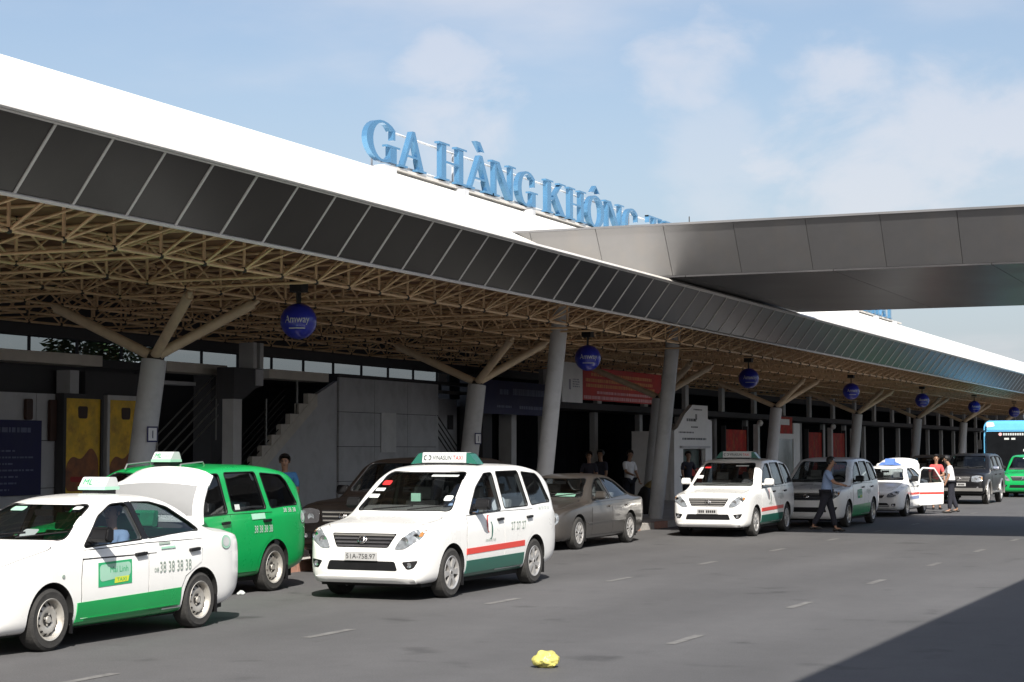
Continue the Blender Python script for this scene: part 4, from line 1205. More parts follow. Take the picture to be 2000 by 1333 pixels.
WH = {}
def wheel_meshes(r, style):
    if (r, style) in WH: return WH[(r, style)]
    w = .10
    t = MB(); t.lathe([(-w, r * .66), (-w, r * .88), (-w * .8, r * .975), (-w * .5, r), (w * .5, r), (w * .8, r * .975), (w * .99, r * .88), (w * .93, r * .74), (w * .95, r * .66)], n=40)
    ty = t.mesh('tyre', M['rubber'], 35)
    q = MB(); rr = r * .67
    if style == 'steel':
        q.lathe([(w * .95, rr * 1.01), (w * .99, rr * .99), (w * .9, rr * .93), (w * .55, rr * .88), (w * .35, rr * .80), (w * .62, rr * .66), (w * .66, rr * .46), (w * .55, rr * .36), (w * .5, .0), (w * .3, .0), (w * .1, rr * .9), (-w * .8, rr)], n=40, mi=0)
        for k in range(12):
            a = 2 * math.pi * k / 12
            c, s_ = math.cos(a), math.sin(a)
            v = []
            for j in range(10):
                b = 2 * math.pi * j / 10
                du, dv = rr * .095 * math.cos(b), rr * .075 * math.sin(b)
                rad = rr * .735 + du; hx = w * (.35 + (0.80 - rad / rr) / .14 * .27) + .006
                v.append((hx, rad * c - dv * s_, rad * s_ + dv * c))
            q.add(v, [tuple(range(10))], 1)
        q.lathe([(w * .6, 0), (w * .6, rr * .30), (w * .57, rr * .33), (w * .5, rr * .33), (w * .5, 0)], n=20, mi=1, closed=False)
        q.lathe([(w * .75, 0), (w * .75, rr * .16), (w * .6, rr * .18)], n=16, mi=0, closed=False)
        for k in range(4):
            a = 2 * math.pi * k / 4 + .4
            q.tube((w * .58, rr * .26 * math.cos(a), rr * .26 * math.sin(a)), (w * .68, rr * .26 * math.cos(a), rr * .26 * math.sin(a)), .012, n=6, mi=0)
        me = q.mesh('rim', [M['steel_rim'], M['rim_hole']], 35)
    else:
        n = {'six': 6, 'five': 5, 'ten': 10}[style]
        q.lathe([(w * .95, rr * 1.01), (w * 1.0, rr * .98), (w * .9, rr * .90), (w * .1, rr * .86), (-w * .8, rr * .9), (-w * .8, rr)], n=40, mi=0)
        q.lathe([(0.0, rr * .9), (0.0, 0.0), (-.02, 0.0), (-.02, rr * .9)], n=24, mi=1)
        for k in range(n):
            a = 2 * math.pi * k / n + .3
            c, s_ = math.cos(a), math.sin(a)
            wi, wo = (rr * .16, rr * .23) if n == 6 else (rr * .13, rr * .17) if n == 5 else (rr * .07, rr * .10)
            prof = [(rr * .12, -wi), (rr * .5, -wi * .8), (rr * .92, -wo), (rr * .92, wo), (rr * .5, wi * .8), (rr * .12, wi)]
            v0 = [(w * .88 - .016 * (u / rr) * 0, u * c - z * s_, u * s_ + z * c) for u, z in prof]
            v1 = [(w * .45, y_, z_) for x_, y_, z_ in v0]
            m_ = len(prof)
            q.add(v0 + v1, [tuple(range(m_)), tuple(range(2 * m_ - 1, m_ - 1, -1))] + [(i, i + m_, (i + 1) % m_ + m_, (i + 1) % m_) for i in range(m_)], 0)
        q.lathe([(w * .93, 0), (w * .93, rr * .19), (w * .8, rr * .24), (w * .4, rr * .24)], n=20, mi=0, closed=False)
        q.lathe([(w * .95, 0), (w * .95, rr * .09), (w * .9, rr * .1)], n=12, mi=1, closed=False)
        me = q.mesh('rim', [M['alloy'], M['rim_hole']], 35)
    WH[(r, style)] = (ty, me)
    return ty, me

def seat_mb(x, y, z, w=.24):
    q = MB()
    q.box(x - w, x + w, y - .25, y + .25, z - .12, z + .06)
    pr_ = round_poly([(y + .16, z), (y + .32, z), (y + .46, z + .58), (y + .36, z + .60)], .04)
    q.prism(pr_, 'x', x - w * .95, x + w * .95)
    q.prism(round_poly([(y + .38, z + .60), (y + .48, z + .60), (y + .50, z + .78), (y + .42, z + .78)], .03), 'x', x - .13, x + .13)
    return q

def make_car(kind, name, label, cat, loc, rz, paint, group, style='steel', glass='glass', doors=None, plate=None, mirror=None, seatm='seat', handle='black_plastic', front=None, grille='black', sill=None, interior=True):
    c = CARS[kind]; sp = c.spec; Y = c.Y
    root = thing(name, label, cat, (loc[0], loc[1], 0), rz, group)
    root['car_kind'] = kind
    me = c.body().copy(); me.materials[0] = M[paint]; me.materials[3] = M[sill or paint]
    link('body', me, root)
    P_ = lambda nm, mb, m_, par=None, sm=None: link(nm, mb.mesh(nm, m_, sm, fix=True), par or root)
    # wheels
    ty, rm = wheel_meshes(sp['wr'], style)
    for yw in (-c.wb / 2, c.wb / 2):
        for sx in (-1, 1):
            wl = bpy.data.objects.new('wheel', None); COL.objects.link(wl); wl.parent = root
            wl.location = (sx * (sp['W'] / 2 - .115), yw, sp['wr'])
            wl.rotation_euler = (random.uniform(0, 1), 0, 0 if sx > 0 else math.pi)
            link('tyre', ty, wl); link('rim', rm, wl)
    # glass
    for sx in (-1, 1):
        for poly in sp['windows']:
            pp_ = [(a - c.sh, b) for a, b in poly]
            cx_ = sum(a for a, _ in pp_) / len(pp_); cz_ = sum(b for _, b in pp_) / len(pp_)
            pp_ = [(cx_ + (a - cx_) * 1.03, cz_ + (b - cz_) * 1.04) for a, b in pp_]
            P_('window', c.pad(pp_, 'side', -.018, sx, 0, .25, rnd=.05), M[glass], sm=60)
    P_('windscreen', c.pad([(a * 1.03, b + (.012 if b > 1.25 else -.012)) for a, b in sp['wind']], 'front', -.018, 1, 0, .2, rnd=.06), M['wind_glass'], sm=60)
    if kind != 'bus':
        P_('rear_window', c.pad([(a * 1.03, b + (.012 if b > 1.25 else -.012)) for a, b in sp['back']], 'rear', -.018, 1, 0, .25, rnd=.08), M[glass], sm=60)
    # black gasket round the windscreen and side glass
    q = MB()
    wp = round_poly(sp['wind'], .06)
    k = len(wp)
    for i in range(k):
        (a, b), (a2, b2) = wp[i], wp[(i + 1) % k]
        h0, _ = c.hit('front', a, b); h1, _ = c.hit('front', a2, b2)
        if h0 and h1 and (h0 - h1).length > 1e-4: q.tube(h0, h1, .011, n=5)
    P_('windscreen_seal', q, M['black_plastic'])['kind'] = 'stuff'
    for sx in (-1, 1):
        for poly in sp['windows']:
            q = MB()
            wp = round_poly([(a - c.sh, b) for a, b in poly], .05); k = len(wp)
            for i in range(k):
                h0, _ = c.hit('side', *wp[i], sx); h1, _ = c.hit('side', *wp[(i + 1) % k], sx)
                if h0 and h1 and (h0 - h1).length > 1e-4: q.tube(h0, h1, .009, n=4)
            P_('window_seal', q, M['black_plastic'])['kind'] = 'stuff'
    # doors
    belt = {'van': 1.07, 'sedan': .955, 'saloon': .90, 'offroad': 1.14}[kind]
    sill = {'van': .30, 'sedan': .27, 'saloon': .26, 'offroad': .48}[kind]
    ys_ = {'van': (1.30, 2.50, 3.52), 'sedan': (1.28, 2.385, 3.36), 'saloon': (1.5, 2.62, 3.62), 'offroad': (1.62, 2.6, 3.56)}[kind]
    rw = c.fo + c.wb; rad = sp['arch'] + .05
    for sx in (-1, 1):
        for di in (0, 1):
            a, b = Y(ys_[di]), Y(ys_[di + 1])
            if di == 0:
                poly = [(a, sill), (b - .006, sill), (b - .006, belt), (a + .03, belt - .03), (a - .01, belt - .3)]
            else:
                poly = [(a + .006, sill), (min(b, Y(rw) - rad - .02), sill), (min(b, Y(rw) - rad - .02), sp['wr'] + .12), (min(b, Y(rw) - rad + .08), sp['wr'] + .28), (b, sp['wr'] + rad + .02), (b + .02, belt), (a + .006, belt)]
            grow = [(u + (.010 if u > (a + b) / 2 else -.010), v + (.009 if v > .6 else -.009)) for u, v in poly]
            P_('door_seal', c.pad(grow, 'side', .0015, sx, 0, .14), M['black_plastic'])  # black pad under the door paints the shadow gap round its edge
            d = P_('door', c.pad(poly, 'side', .0055, sx, .006, .14), M[paint], sm=40)
            hx = c.hit('side', b - .12, belt - .10, sx)[0]
            q = MB(); q.prism(round_poly([(b - .24, belt - .125), (b - .06, belt - .115), (b - .06, belt - .08), (b - .24, belt - .09)], .015), 'x', hx.x, hx.x + sx * .035)
            P_('handle', q, M[handle], d)
    # mirrors
    my = Y({'van': 1.58, 'sedan': 1.48, 'saloon': 1.75, 'offroad': 1.80}[kind])
    mz = belt + .06
    for sx in (-1, 1):
        hx = c.hit('side', my + .04, mz, sx)[0]
        q = MB()
        x0 = abs(hx.x)
        sec = round_poly([(my - .07, mz + .0), (my + .07, mz - .02), (my + .075, mz + .13), (my - .03, mz + .15)], .05)
        q.prism(sec, 'x', sx * (x0 + .05), sx * (x0 + .25))
        q.prism([(my - .03, mz - .02), (my + .05, mz - .02), (my + .05, mz + .04), (my - .03, mz + .04)], 'x', sx * (x0 - .03), sx * (x0 + .07))
        me = q.mesh('mirror', M[mirror or 'black_plastic'])
        bm = bmesh.new(); bm.from_mesh(me); bmesh.ops.bevel(bm, geom=bm.edges, offset=.018, segments=2, affect='EDGES'); bm.to_mesh(me); bm.free(); finish(me, 40)
        mo = link('mirror', me, root)
        q = MB(); q.box(sx * (x0 + .065), sx * (x0 + .235), my + .077, my + .081, mz + .01, mz + .115); P_('mirror_glass', q, M['chrome'], mo)
        tri = [(my - .10, belt + .02), (my + .10, belt + .025), (my + .08, belt + .13)]
        P_('mirror_base', c.pad(tri, 'side', .006, sx, .012, .2), M['black_plastic'])
    # front: lamps, grille, intake, plate
    if kind == 'van':
        lamp = [(.46, .655), (.60, .66), (.795, .79), (.815, .925), (.66, .895), (.52, .77)]
        gr = [(-.47, .855), (.47, .855), (.37, .675), (-.37, .675)]
        intake = [(-.47, .505), (.47, .505), (.51, .385), (-.51, .385)]
        fog = [(.57, .50), (.77, .52), (.72, .42), (.64, .40)]
        pz = .565
    elif kind == 'sedan':
        lamp = [(.40, .56), (.60, .57), (.74, .66), (.75, .745), (.58, .725), (.42, .65)]
        gr = [(-.34, .63), (.34, .63), (.28, .54), (-.28, .54)]
        intake = [(-.42, .40), (.42, .40), (.48, .30), (-.48, .30)]
        fog = [(.54, .38), (.66, .39), (.64, .30), (.54, .30)]
        pz = .46
    elif kind == 'saloon':
        lamp = None
        gr = [(-.36, .66), (.36, .66), (.27, .45), (-.27, .45)]
        intake = [(-.38, .34), (.38, .34), (.42, .25), (-.42, .25)]
        fog = [(.54, .36), (.68, .37), (.68, .29), (.54, .29)]
        pz = .40
    else:
        lamp = [(.42, .80), (.66, .78), (.80, .84), (.80, 1.0), (.60, 1.02), (.43, .99)]
        gr = [(-.40, .99), (.40, .99), (.36, .80), (-.36, .80)]
        intake = [(-.44, .62), (.44, .62), (.48, .52), (-.48, .52)]
        fog = [(.56, .64), (.72, .64), (.72, .55), (.56, .55)]
        pz = .70
    for sx in (-1, 1):
        mir = lambda pl: [(sx * a, b) for a, b in pl][::sx]
        if lamp:
            lo = P_('headlight', c.pad(mir(lamp), 'front', .008, 1, .02, .06, rnd=.04), M['lamp'], sm=50)
            cx_ = sx * sum(a for a, _ in lamp) / len(lamp); cz_ = sum(b for _, b in lamp) / len(lamp)
            for (dx_, dz_, r_) in ((-.05, -.02, .055), (.09, .035, .045)):
                h = c.hit('front', cx_ + sx * dx_, cz_ + dz_)[0]
                q = MB(); q.lathe([(h.y - .014, r_), (h.y - .012, r_ * .8), (h.y - .009, r_ * .3), (h.y - .009, 0)], 'y', (cx_ + sx * dx_, 0, cz_ + dz_), 18, closed=False)
                P_('reflector', q, M['lamp_inner'] if dx_ < 0 else M['chrome'], lo, 50)
            am = [(a * 1.0, b) for a, b in lamp]
            if kind != 'sedan':
                q = c.pad(mir([(lamp[2][0] - .035, lamp[2][1] + .03), (lamp[2][0], lamp[2][1] + .03), (lamp[3][0] - .01, lamp[3][1] - .025), (lamp[3][0] - .045, lamp[3][1] - .03)]), 'front', .012, 1, .012, .05)
                P_('indicator', q, M['amber'], lo, 50)
        else:
            for (lx, lz, lr) in ((.46, .585, .105), (.66, .60, .115)):
                el = [(sx * lx + lr * .82 * math.cos(t_ * math.pi / 10), lz + lr * math.sin(t_ * math.pi / 10)) for t_ in range(20)]
                lo = P_('headlight', c.pad(el, 'front', .012, 1, .03, .06), M['lamp'], sm=50)
                h = c.hit('front', sx * lx, lz)[0]
                q = MB(); q.lathe([(h.y - .018, lr * .6), (h.y - .015, lr * .3), (h.y - .014, 0)], 'y', (sx * lx, 0, lz), 18, closed=False)
                P_('reflector', q, M['lamp_inner'], lo, 50)
        fo_ = P_('fog_recess', c.pad(mir(fog), 'front', .003, 1, .01, .06, rnd=.03), M['black_plastic'], sm=50)
        fx, fz = sx * (fog[0][0] + fog[1][0]) / 2, (fog[0][1] + fog[2][1]) / 2
        h = c.hit('front', fx, fz)[0]
        q = MB(); q.lathe([(h.y - .012, .034), (h.y - .009, .02), (h.y - .008, 0)], 'y', (fx, 0, fz), 14, closed=False); P_('fog_lamp', q, M['lamp_inner'], fo_, 50)
        # tail lamp
        tz = {'van': (1.16, .80), 'sedan': (.96, .70), 'saloon': (.90, .68), 'offroad': (1.2, .85)}[kind]
        tp = {'van': [(.62, tz[1]), (.80, tz[1] + .04), (.74, tz[0]), (.62, tz[0])]}.get(kind, [(.50, tz[1]), (.74, tz[1] + .03), (.74, tz[0] - .02), (.52, tz[0])])
        P_('tail_light', c.pad([(sx * a, b) for a, b in tp], 'rear', .008, 1, .02, .1, rnd=.03), M['tail'], sm=50)
    gm = M['silver_trim'] if grille == 'silver' else M['black_plastic']
    go = P_('grille', c.pad(gr, 'front', .004, 1, .02, .08, rnd=.03), M['black_plastic'], sm=50)
    nb = 4 if kind != 'offroad' else 3
    for k in range(nb):
        t_ = (k + .5) / nb
        z_ = gr[0][1] * (1 - t_) + gr[3][1] * t_; w_ = gr[1][0] * (1 - t_) + gr[2][0] * t_ - .02
        q = c.pad([(-w_, z_ - .011), (w_, z_ - .011), (w_, z_ + .011), (-w_, z_ + .011)], 'front', .016, 1, .014, .1)
        P_('grille_bar', q, M['silver_trim'] if (grille == 'silver' or k == 0) else M['lamp_dark'], go, 50)
    q = MB(); k = 16
    gz = (gr[0][1] + gr[3][1]) / 2 + .01
    for i in range(k):
        a, b = 2 * math.pi * i / k, 2 * math.pi * (i + 1) / k
        for rx_, rz_ in ((.062, .042), (.026, .040)):
            p0 = c.hit('front', rx_ * math.cos(a), gz + rz_ * math.sin(a))[0]; p1 = c.hit('front', rx_ * math.cos(b), gz + rz_ * math.sin(b))[0]
            if p0 and p1: q.tube(p0 + Vector((0, -.03, 0)), p1 + Vector((0, -.03, 0)), .008, n=5)
    P_('badge', q, M['chrome'], go, 60)
    P_('air_intake', c.pad(intake, 'front', .003, 1, .01, .08, rnd=.03), M['black_plastic'], sm=50)
    if plate:
        h = c.hit('front', 0, pz)[0]
        q = MB(); q.box(-.235, .235, h.y - .03, h.y - .012, pz - .055, pz + .055)
        po = P_('number_plate', q, M['plate'])
        q = MB(); _ = flat_text(q, plate, .062, (0, h.y - .0335, pz), (1, 0, 0), (0, 0, 1), .42) if plate != '~' else [q.add([(a, h.y - .0335, pz - .028), (a + .034, h.y - .0335, pz - .028), (a + .034, h.y - .0335, pz + .028), (a, h.y - .0335, pz + .028)], [(0, 1, 2, 3)]) for a in (-.20, -.155, -.11, -.03, .015, .06, .105, .15)]; P_('lettering', q, M['ink'], po)
    # bonnet panel and bumper lip
    hw, h0, h1 = {'van': (.66, .12, 1.02), 'sedan': (.62, .14, 1.10), 'saloon': (.68, .13, 1.36), 'offroad': (.70, .14, 1.32)}[kind]
    bp_ = [(-hw * .80, Y(h0)), (hw * .80, Y(h0)), (hw, Y(h0 + .22)), (hw * 1.02, Y(h1 - .1)), (hw * .98, Y(h1)), (-hw * .98, Y(h1)), (-hw * 1.02, Y(h1 - .1)), (-hw, Y(h0 + .22))]
    P_('bonnet_seal', c.pad([(a * 1.012, b + (.008 if b > Y(.6) else -.006)) for a, b in bp_], 'top', .0012, 1, 0, .12, rnd=.08), M['black_plastic'])  # black pad paints the shadowed seam round the bonnet
    P_('bonnet', c.pad(bp_, 'top', .0055, 1, .006, .10, rnd=.08), M[paint], sm=40)
    lz0, lz1 = sp['zb'][2][1] + .015, sp['zb'][2][1] + .085
    lw = sp['w'][2][1] - .05
    P_('bumper_lip', c.pad([(-lw, lz0), (lw, lz0), (lw, lz1), (lw * .6, lz1 + .012), (-lw * .6, lz1 + .012), (-lw, lz1)], 'front', .016, 1, .015, .08, rnd=.02), M[paint], sm=40)['kind'] = 'stuff'
    # bumper seam, wipers
    q = MB()
    wz = sp['wind'][0][1] + .015
    for (xa, za, xb, zb2) in ((-.45, wz + .0, .12, wz + .05), (.08, wz, .60, wz + .06)):
        p0, p1 = c.hit('front', xa, za)[0], c.hit('front', xb, zb2)[0]
        if p0 and p1: q.tube(p0 + Vector((0, -.02, .005)), p1 + Vector((0, -.012, .005)), .009, n=5)
    P_('wiper', q, M['black_plastic'])
    q = c.pad([(-.62, .35), (.62, .35), (.62, .36), (-.62, .36)], 'front', .001, 1, 0, .2)
    # underside
    q = MB(); q.box(-sp['W'] / 2 + .16, sp['W'] / 2 - .16, Y(.25), Y(c.L - .3), .17 if kind != 'offroad' else .3, sp['zb'][3][1] + .06); P_('underbody', q, M['well'])
    # mud flaps
    for sx in (-1, 1):
        for yw in (-c.wb / 2, c.wb / 2):
            q = MB(); q.box(sx * (sp['W'] / 2 - .24), sx * (sp['W'] / 2 - .03), yw + sp['arch'] - .01, yw + sp['arch'] + .005, .14, .34); P_('mud_flap', q, M['black_plastic'])
    if interior:
        fy = {'van': 2.08, 'sedan': 2.2, 'saloon': 2.15, 'offroad': 2.2}[kind]; fz = {'van': .62, 'sedan': .47, 'saloon': .45, 'offroad': .72}[kind]
        for x_ in (-.38, .38):
            P_('seat', seat_mb(x_, Y(fy), fz), M[seatm])
        P_('seat', seat_mb(0, Y(fy + .88), fz, .62), M[seatm])
        if kind in ('van', 'offroad'): P_('seat', seat_mb(0, Y(fy + 1.62), fz + .02, .6), M[seatm])
        cw = {'van': 1.16, 'sedan': 1.0, 'saloon': .96, 'offroad': 1.2}[kind]
        cy = {'van': 1.32, 'sedan': 1.36, 'saloon': 1.58, 'offroad': 1.6}[kind]
        q = MB(); q.prism(round_poly([(Y(cy), .5), (Y(cy + .45), .5), (Y(cy + .42), cw - .05), (Y(cy + .2), cw + .02), (Y(cy), cw - .04)], .05), 'x', -.72, .72); P_('dashboard', q, M['cabin'])
        q = MB()
        ctr = Vector((.38, Y(cy + .56), cw - .05))
        ax = Vector((0, .86, .5)).normalized(); u_ = Vector((1, 0, 0)); v_ = ax.cross(u_)
        pts = [ctr + (u_ * math.cos(t_ * math.pi / 9) + v_ * math.sin(t_ * math.pi / 9)) * .18 for t_ in range(19)]
        q.path(pts, .014, 6); q.tube(ctr - u_ * .17, ctr + u_ * .17, .013, n=6); q.tube(ctr, ctr + Vector((0, -.2, -.12)), .022, n=6)
        P_('steering_wheel', q, M['black_plastic'])
        h = c.hit('front', 0, sp['wind'][2][1] - .06)[0]
        q = MB(); q.box(-.11, .11, h.y + .07, h.y + .10, h.z - .05, h.z + .01); P_('interior_mirror', q, M['black_plastic'])
    return root, c, P_

def stripe(P_, c, name, y0, y1, z0, z1, m_, slope=0.0, off=.0095, z0b=None):
    """band along both sides between two length positions"""
    for sx in (-1, 1):
        P_(name, c.pad([(y0, z0), (y1, z0 + slope), (y1, z1 + slope), (y0, z1)], 'side', off, sx, .008, .12), m_, sm=40)
def side_text(P_, c, txt, h, y, z, m_, width=None, off=.012):
    for sx in (1, -1):
        P_('lettering', c.text(txt, h, y, z, 'side', off, sx, width), m_)

# ---------------- the two white vans of the red and green livery
def taxi_sign(P_, c, y, z, wing, letters, red_letters):
    q = MB()
    q.prism(round_poly([(y - .11, z - .02), (y + .11, z - .02), (y + .085, z + .13), (y - .085, z + .13)], .025), 'x', -.34, .34)
    o = P_('roof_sign', q, M['white_ink'])
    for sx in (-1, 1):
        q = MB(); q.prism([(sx * .345, z - .02), (sx * .52, z - .035), (sx * .40, z + .11), (sx * .345, z + .125)], 'y', y - .10, y + .10); P_('wing', q, M[wing], o)
    q = MB(); q.box(-.3, .3, y - .1, y + .1, z - .06, z - .02); P_('sign_foot', q, M['black_plastic'], o)
    n_ = Vector((0, -.986, .164))
    cf = Vector((0, y - .0975, z + .055)) + n_ * .006; up_ = Vector((0, .164, .986))
    q = MB(); flat_text(q, letters, .062, cf + Vector((-.03, 0, 0)), (1, 0, 0), up_, .29); P_('lettering', q, M['ink'], o)
    q = MB(); flat_text(q, red_letters, .062, cf + Vector((.215, 0, 0)), (1, 0, 0), up_, .15); P_('lettering', q, M['red_ink'], o)
    q = MB()
    for k in range(2):
        ctr_ = cf + Vector((-.285 + .06 * k, 0, 0))
        arcp = [ctr_ + Vector((.024 * math.cos(R(a + 180 * k)), 0, 0)) + up_ * (.03 * math.sin(R(a + 180 * k))) for a in range(60, 301, 30)]
        q.path(arcp, .006, 4)
    P_('emblem', q, M['ink'], o)
    return o
def emblem(P_, c, y, z):
    for sx in (1, -1):
        for k, m_ in ((0, 'red_paint'), (1, 'dark_green_paint')):
            pl = []
            for i in range(9):
                a = R(70 + 200 * i / 8 + 180 * k); pl.append((.075 * math.cos(a), .12 * math.sin(a)))
            for i in range(8, -1, -1):
                a = R(70 + 200 * i / 8 + 180 * k); pl.append((.075 * math.cos(a) * (.95 - .5 * math.sin(math.pi * i / 8)), .115 * math.sin(a) * (.98 - .2 * math.sin(math.pi * i / 8))))
            pl = [(y + (a + (-.025 if k == 0 else .025)), z + b + (.05 if k == 0 else -.04)) for a, b in pl]
            mb = MB(); c.surf(mb, pl, [(i, i + 1, 16 - i, 17 - i) for i in range(8)], 'side', .012, sx)
            P_('emblem', mb, M[m_])
def livery_van(label, loc, rz, plate, grille, full, group):
    root, c, P_ = make_car('van', 'taxi_van', label, 'taxi van', loc, rz, 'white_paint', group, style='six', plate=plate, grille=grille, mirror='black_plastic' if full else 'white_paint', sill='dark_green_paint')
    ya, yb = -c.wb / 2 + .41, c.wb / 2 - .41
    stripe(P_, c, 'red_stripe', ya, yb, .535, .615, M['red_paint'], .03)
    stripe(P_, c, 'green_skirt', ya + .01, yb - .01, .285, .455, M['dark_green_paint'], .02)
    taxi_sign(P_, c, c.Y(2.50), 1.755, 'dark_green_paint', 'VINASUN', 'TAXI')
    emblem(P_, c, c.Y(2.0), .87)
    side_text(P_, c, 'VINASUN TAXI', .035, c.Y(2.02), .70, M['grey_ink'], .34)
    side_text(P_, c, '27 27 27', .11, c.Y(2.98), .865, M['grey_ink'], .52)
    side_text(P_, c, '38 27 27 27', .045, c.Y(3.95), 1.08, M['grey_ink'], .42)
    return root, c, P_
G_CARS = 'cars and taxis along the terminal kerb'
def stick(P_, c, name, x0, x1, z0, z1, m_, rnd=.01):
    P_(name, c.pad([(x0, z0), (x1, z0), (x1, z1), (x0, z1)], 'front', -.010, 1, 0, .2, rnd=rnd), m_)
vanA, cA, PA = livery_van('foremost white taxi van with black grille and red stripe, pulled out into the road', (-11.165, 22.84), R(0), '51A-758.97', 'black', True, G_CARS)
stick(PA, cA, 'sticker', -.66, -.50, 1.27, 1.32, M['paper']); stick(PA, cA, 'sticker', -.62, -.47, 1.36, 1.40, M['paper']); stick(PA, cA, 'sticker', -.575, -.44, 1.44, 1.50, M['red_ink'], .02)
stick(PA, cA, 'sticker', .50, .62, 1.24, 1.31, M['paper'], .03); stick(PA, cA, 'sticker', .10, .50, 1.555, 1.58, M['paper'])
q = MB(); q.box(-.12, .02, cA.Y(1.62), cA.Y(1.64), 1.22, 1.33); PA('taxi_meter', q, M['pale_green'])
vanB, cB, PB = livery_van('white taxi van with silver grille and red stripe, beside the tall leaning pillar', (-12.28, 40.75), R(1.0), '~', 'silver', False, G_CARS)
stick(PB, cB, 'sticker', -.66, -.52, 1.27, 1.34, M['paper']); stick(PB, cB, 'sticker', -.575, -.42, 1.50, 1.55, M['red_ink'], .02); stick(PB, cB, 'sticker', .15, .45, 1.54, 1.57, M['paper'])

# ---------------- green and white livery
def green_sign(P_, c, y, z, w_=.30):
    q = MB()
    q.prism(round_poly([(y - .14, z), (y + .11, z), (y + .06, z + .105), (y - .06, z + .105)], .025), 'x', -w_, w_)
    me_ = q
    o = P_('roof_sign', me_, M['white_ink'])
    n_ = Vector((0, -.79, .61)); up_ = Vector((0, .61, .79))
    cf = Vector((0, y - .1, z + .052)) + n_ * .008
    q = MB(); flat_text(q, 'ML', .075, cf + Vector((-w_ * .4, 0, 0)), (1, 0, 0), up_, w_ * .7); P_('lettering', q, M['green_ink'], o)
    q = MB(); flat_text(q, 'TAXI', .05, cf + Vector((w_ * .45, 0, 0)), (1, 0, 0), up_, w_ * .7); P_('lettering', q, M['pale_green'], o)
    q = MB(); q.box(-w_ * 1.02, w_ * 1.02, y - .145, y + .115, z - .03, z + .004); P_('sign_base', q, M['pale_green'], o)
    q = MB(); q.box(-w_ * .8, w_ * .8, y - .12, y + .1, z - .08, z - .03); P_('sign_foot', q, M['black_plastic'], o)
    return o
def ml_badge(P_, c, y, z, w_=.56, h_=.24):
    for sx in (1, -1):
        bd = P_('door_sticker', c.pad([(y - w_ / 2, z - h_ / 2), (y + w_ / 2, z - h_ / 2 + .012), (y + w_ / 2, z + h_ / 2 + .012), (y - w_ / 2, z + h_ / 2)], 'side', .010, sx, 0, .15), M['green_ink'])
        P_('panel', c.pad([(y - w_ / 2 + .025, z - h_ / 2 + .05), (y + w_ / 2 - .025, z - h_ / 2 + .09), (y + w_ / 2 - .02, z + h_ / 2 - .01), (y - w_ / 2 + .02, z + h_ / 2 - .022)], 'side', .0115, sx, 0, .15, rnd=.05), M['pale_green'], bd)
        P_('yellow_strip', c.pad([(y - .02, z - .095), (y + .21, z - .085), (y + .23, z - .03), (y - .01, z - .035)], 'side', .013, sx, 0, .15), M['yellow_ink'], bd)
        P_('lettering', c.text('Mai Linh', .06, y + .06, z + .045, 'side', .0135, sx, .30), M['green_ink'], bd)
        P_('lettering', c.text('TAXI', .035, y + .10, z - .06, 'side', .0145, sx, .16), M['green_ink'], bd)
sed, cS, PS = make_car('sedan', 'taxi_sedan', 'white taxi sedan with green lower doors and open boot, nearest at the left edge', 'taxi', (-11.9, 15.5), R(0), 'white_paint', G_CARS, style='steel', glass='glass', seatm='seat_green', sill='green_paint')
ya, yb = -cS.wb / 2 + .385, cS.wb / 2 - .39
stripe(PS, cS, 'green_skirt', ya, yb, .24, .43, M['green_paint'], .035)
for sx in (1, -1):
    PS('skirt_ridge', cS.pad([(ya + .12, .265), (yb - .05, .285), (yb - .05, .292), (ya + .12, .272)], 'side', .016, sx, .012, .2), M['green_paint'])
green_sign(PS, cS, cS.Y(2.68), 1.525, .17)
ml_badge(PS, cS, cS.Y(1.80), .68)
side_text(PS, cS, '38 38 38 38', .115, cS.Y(2.86), .70, M['grey_ink'], .58)
side_text(PS, cS, '08', .045, cS.Y(2.51), .675, M['grey_ink'], .08)
for sx in (1, -1):
    for (za, ya_, wa_, m_) in ((.885, 2.60, .26, 'pale_green'), (.93, 2.58, .20, 'grey_ink')):
        PS('printed_line', cS.pad([(cS.Y(ya_), za), (cS.Y(ya_ + wa_), za + .004), (cS.Y(ya_ + wa_), za + .026), (cS.Y(ya_), za + .022)], 'side', .012, sx, 0, .2), M[m_])
for sx in (1, -1):
    ring = [(cS.Y(3.86) + .10 * math.cos(a * math.pi / 10), .905 + .075 * math.sin(a * math.pi / 10)) for a in range(20)]
    eo = PS('round_sticker', cS.pad(ring, 'side', .010, sx, 0, .2), M['pale_green'])
    PS('sticker_core', cS.pad([((a - cS.Y(3.86)) * .72 + cS.Y(3.86), (b - .905) * .68 + .905) for a, b in ring], 'side', .0115, sx, 0, .2), M['white_ink'], eo)
    rp = [(cS.Y(.98) + .022 * math.cos(a * math.pi / 6), .70 + .018 * math.sin(a * math.pi / 6)) for a in range(12)]
    PS('side_repeater', cS.pad(rp, 'side', .008, sx, .01, .2), M['grey_ink'])
    pl_ = [(cS.Y(2.34), 1.0), (cS.Y(2.425), 1.003), (cS.Y(2.405), 1.385), (cS.Y(2.315), 1.38)]
    PS('door_pillar', cS.pad(pl_, 'side', .006, sx, .006, .06), M['black_plastic'])
stick(PS, cS, 'sticker', .36, .45, 1.315, 1.345, M['paper'], .015); stick(PS, cS, 'sticker', -.40, -.22, 1.30, 1.34, M['pale_green'], .02)
stick(PS, cS, 'sticker', .06, .24, 1.06, 1.13, M['white_ink'], .03)
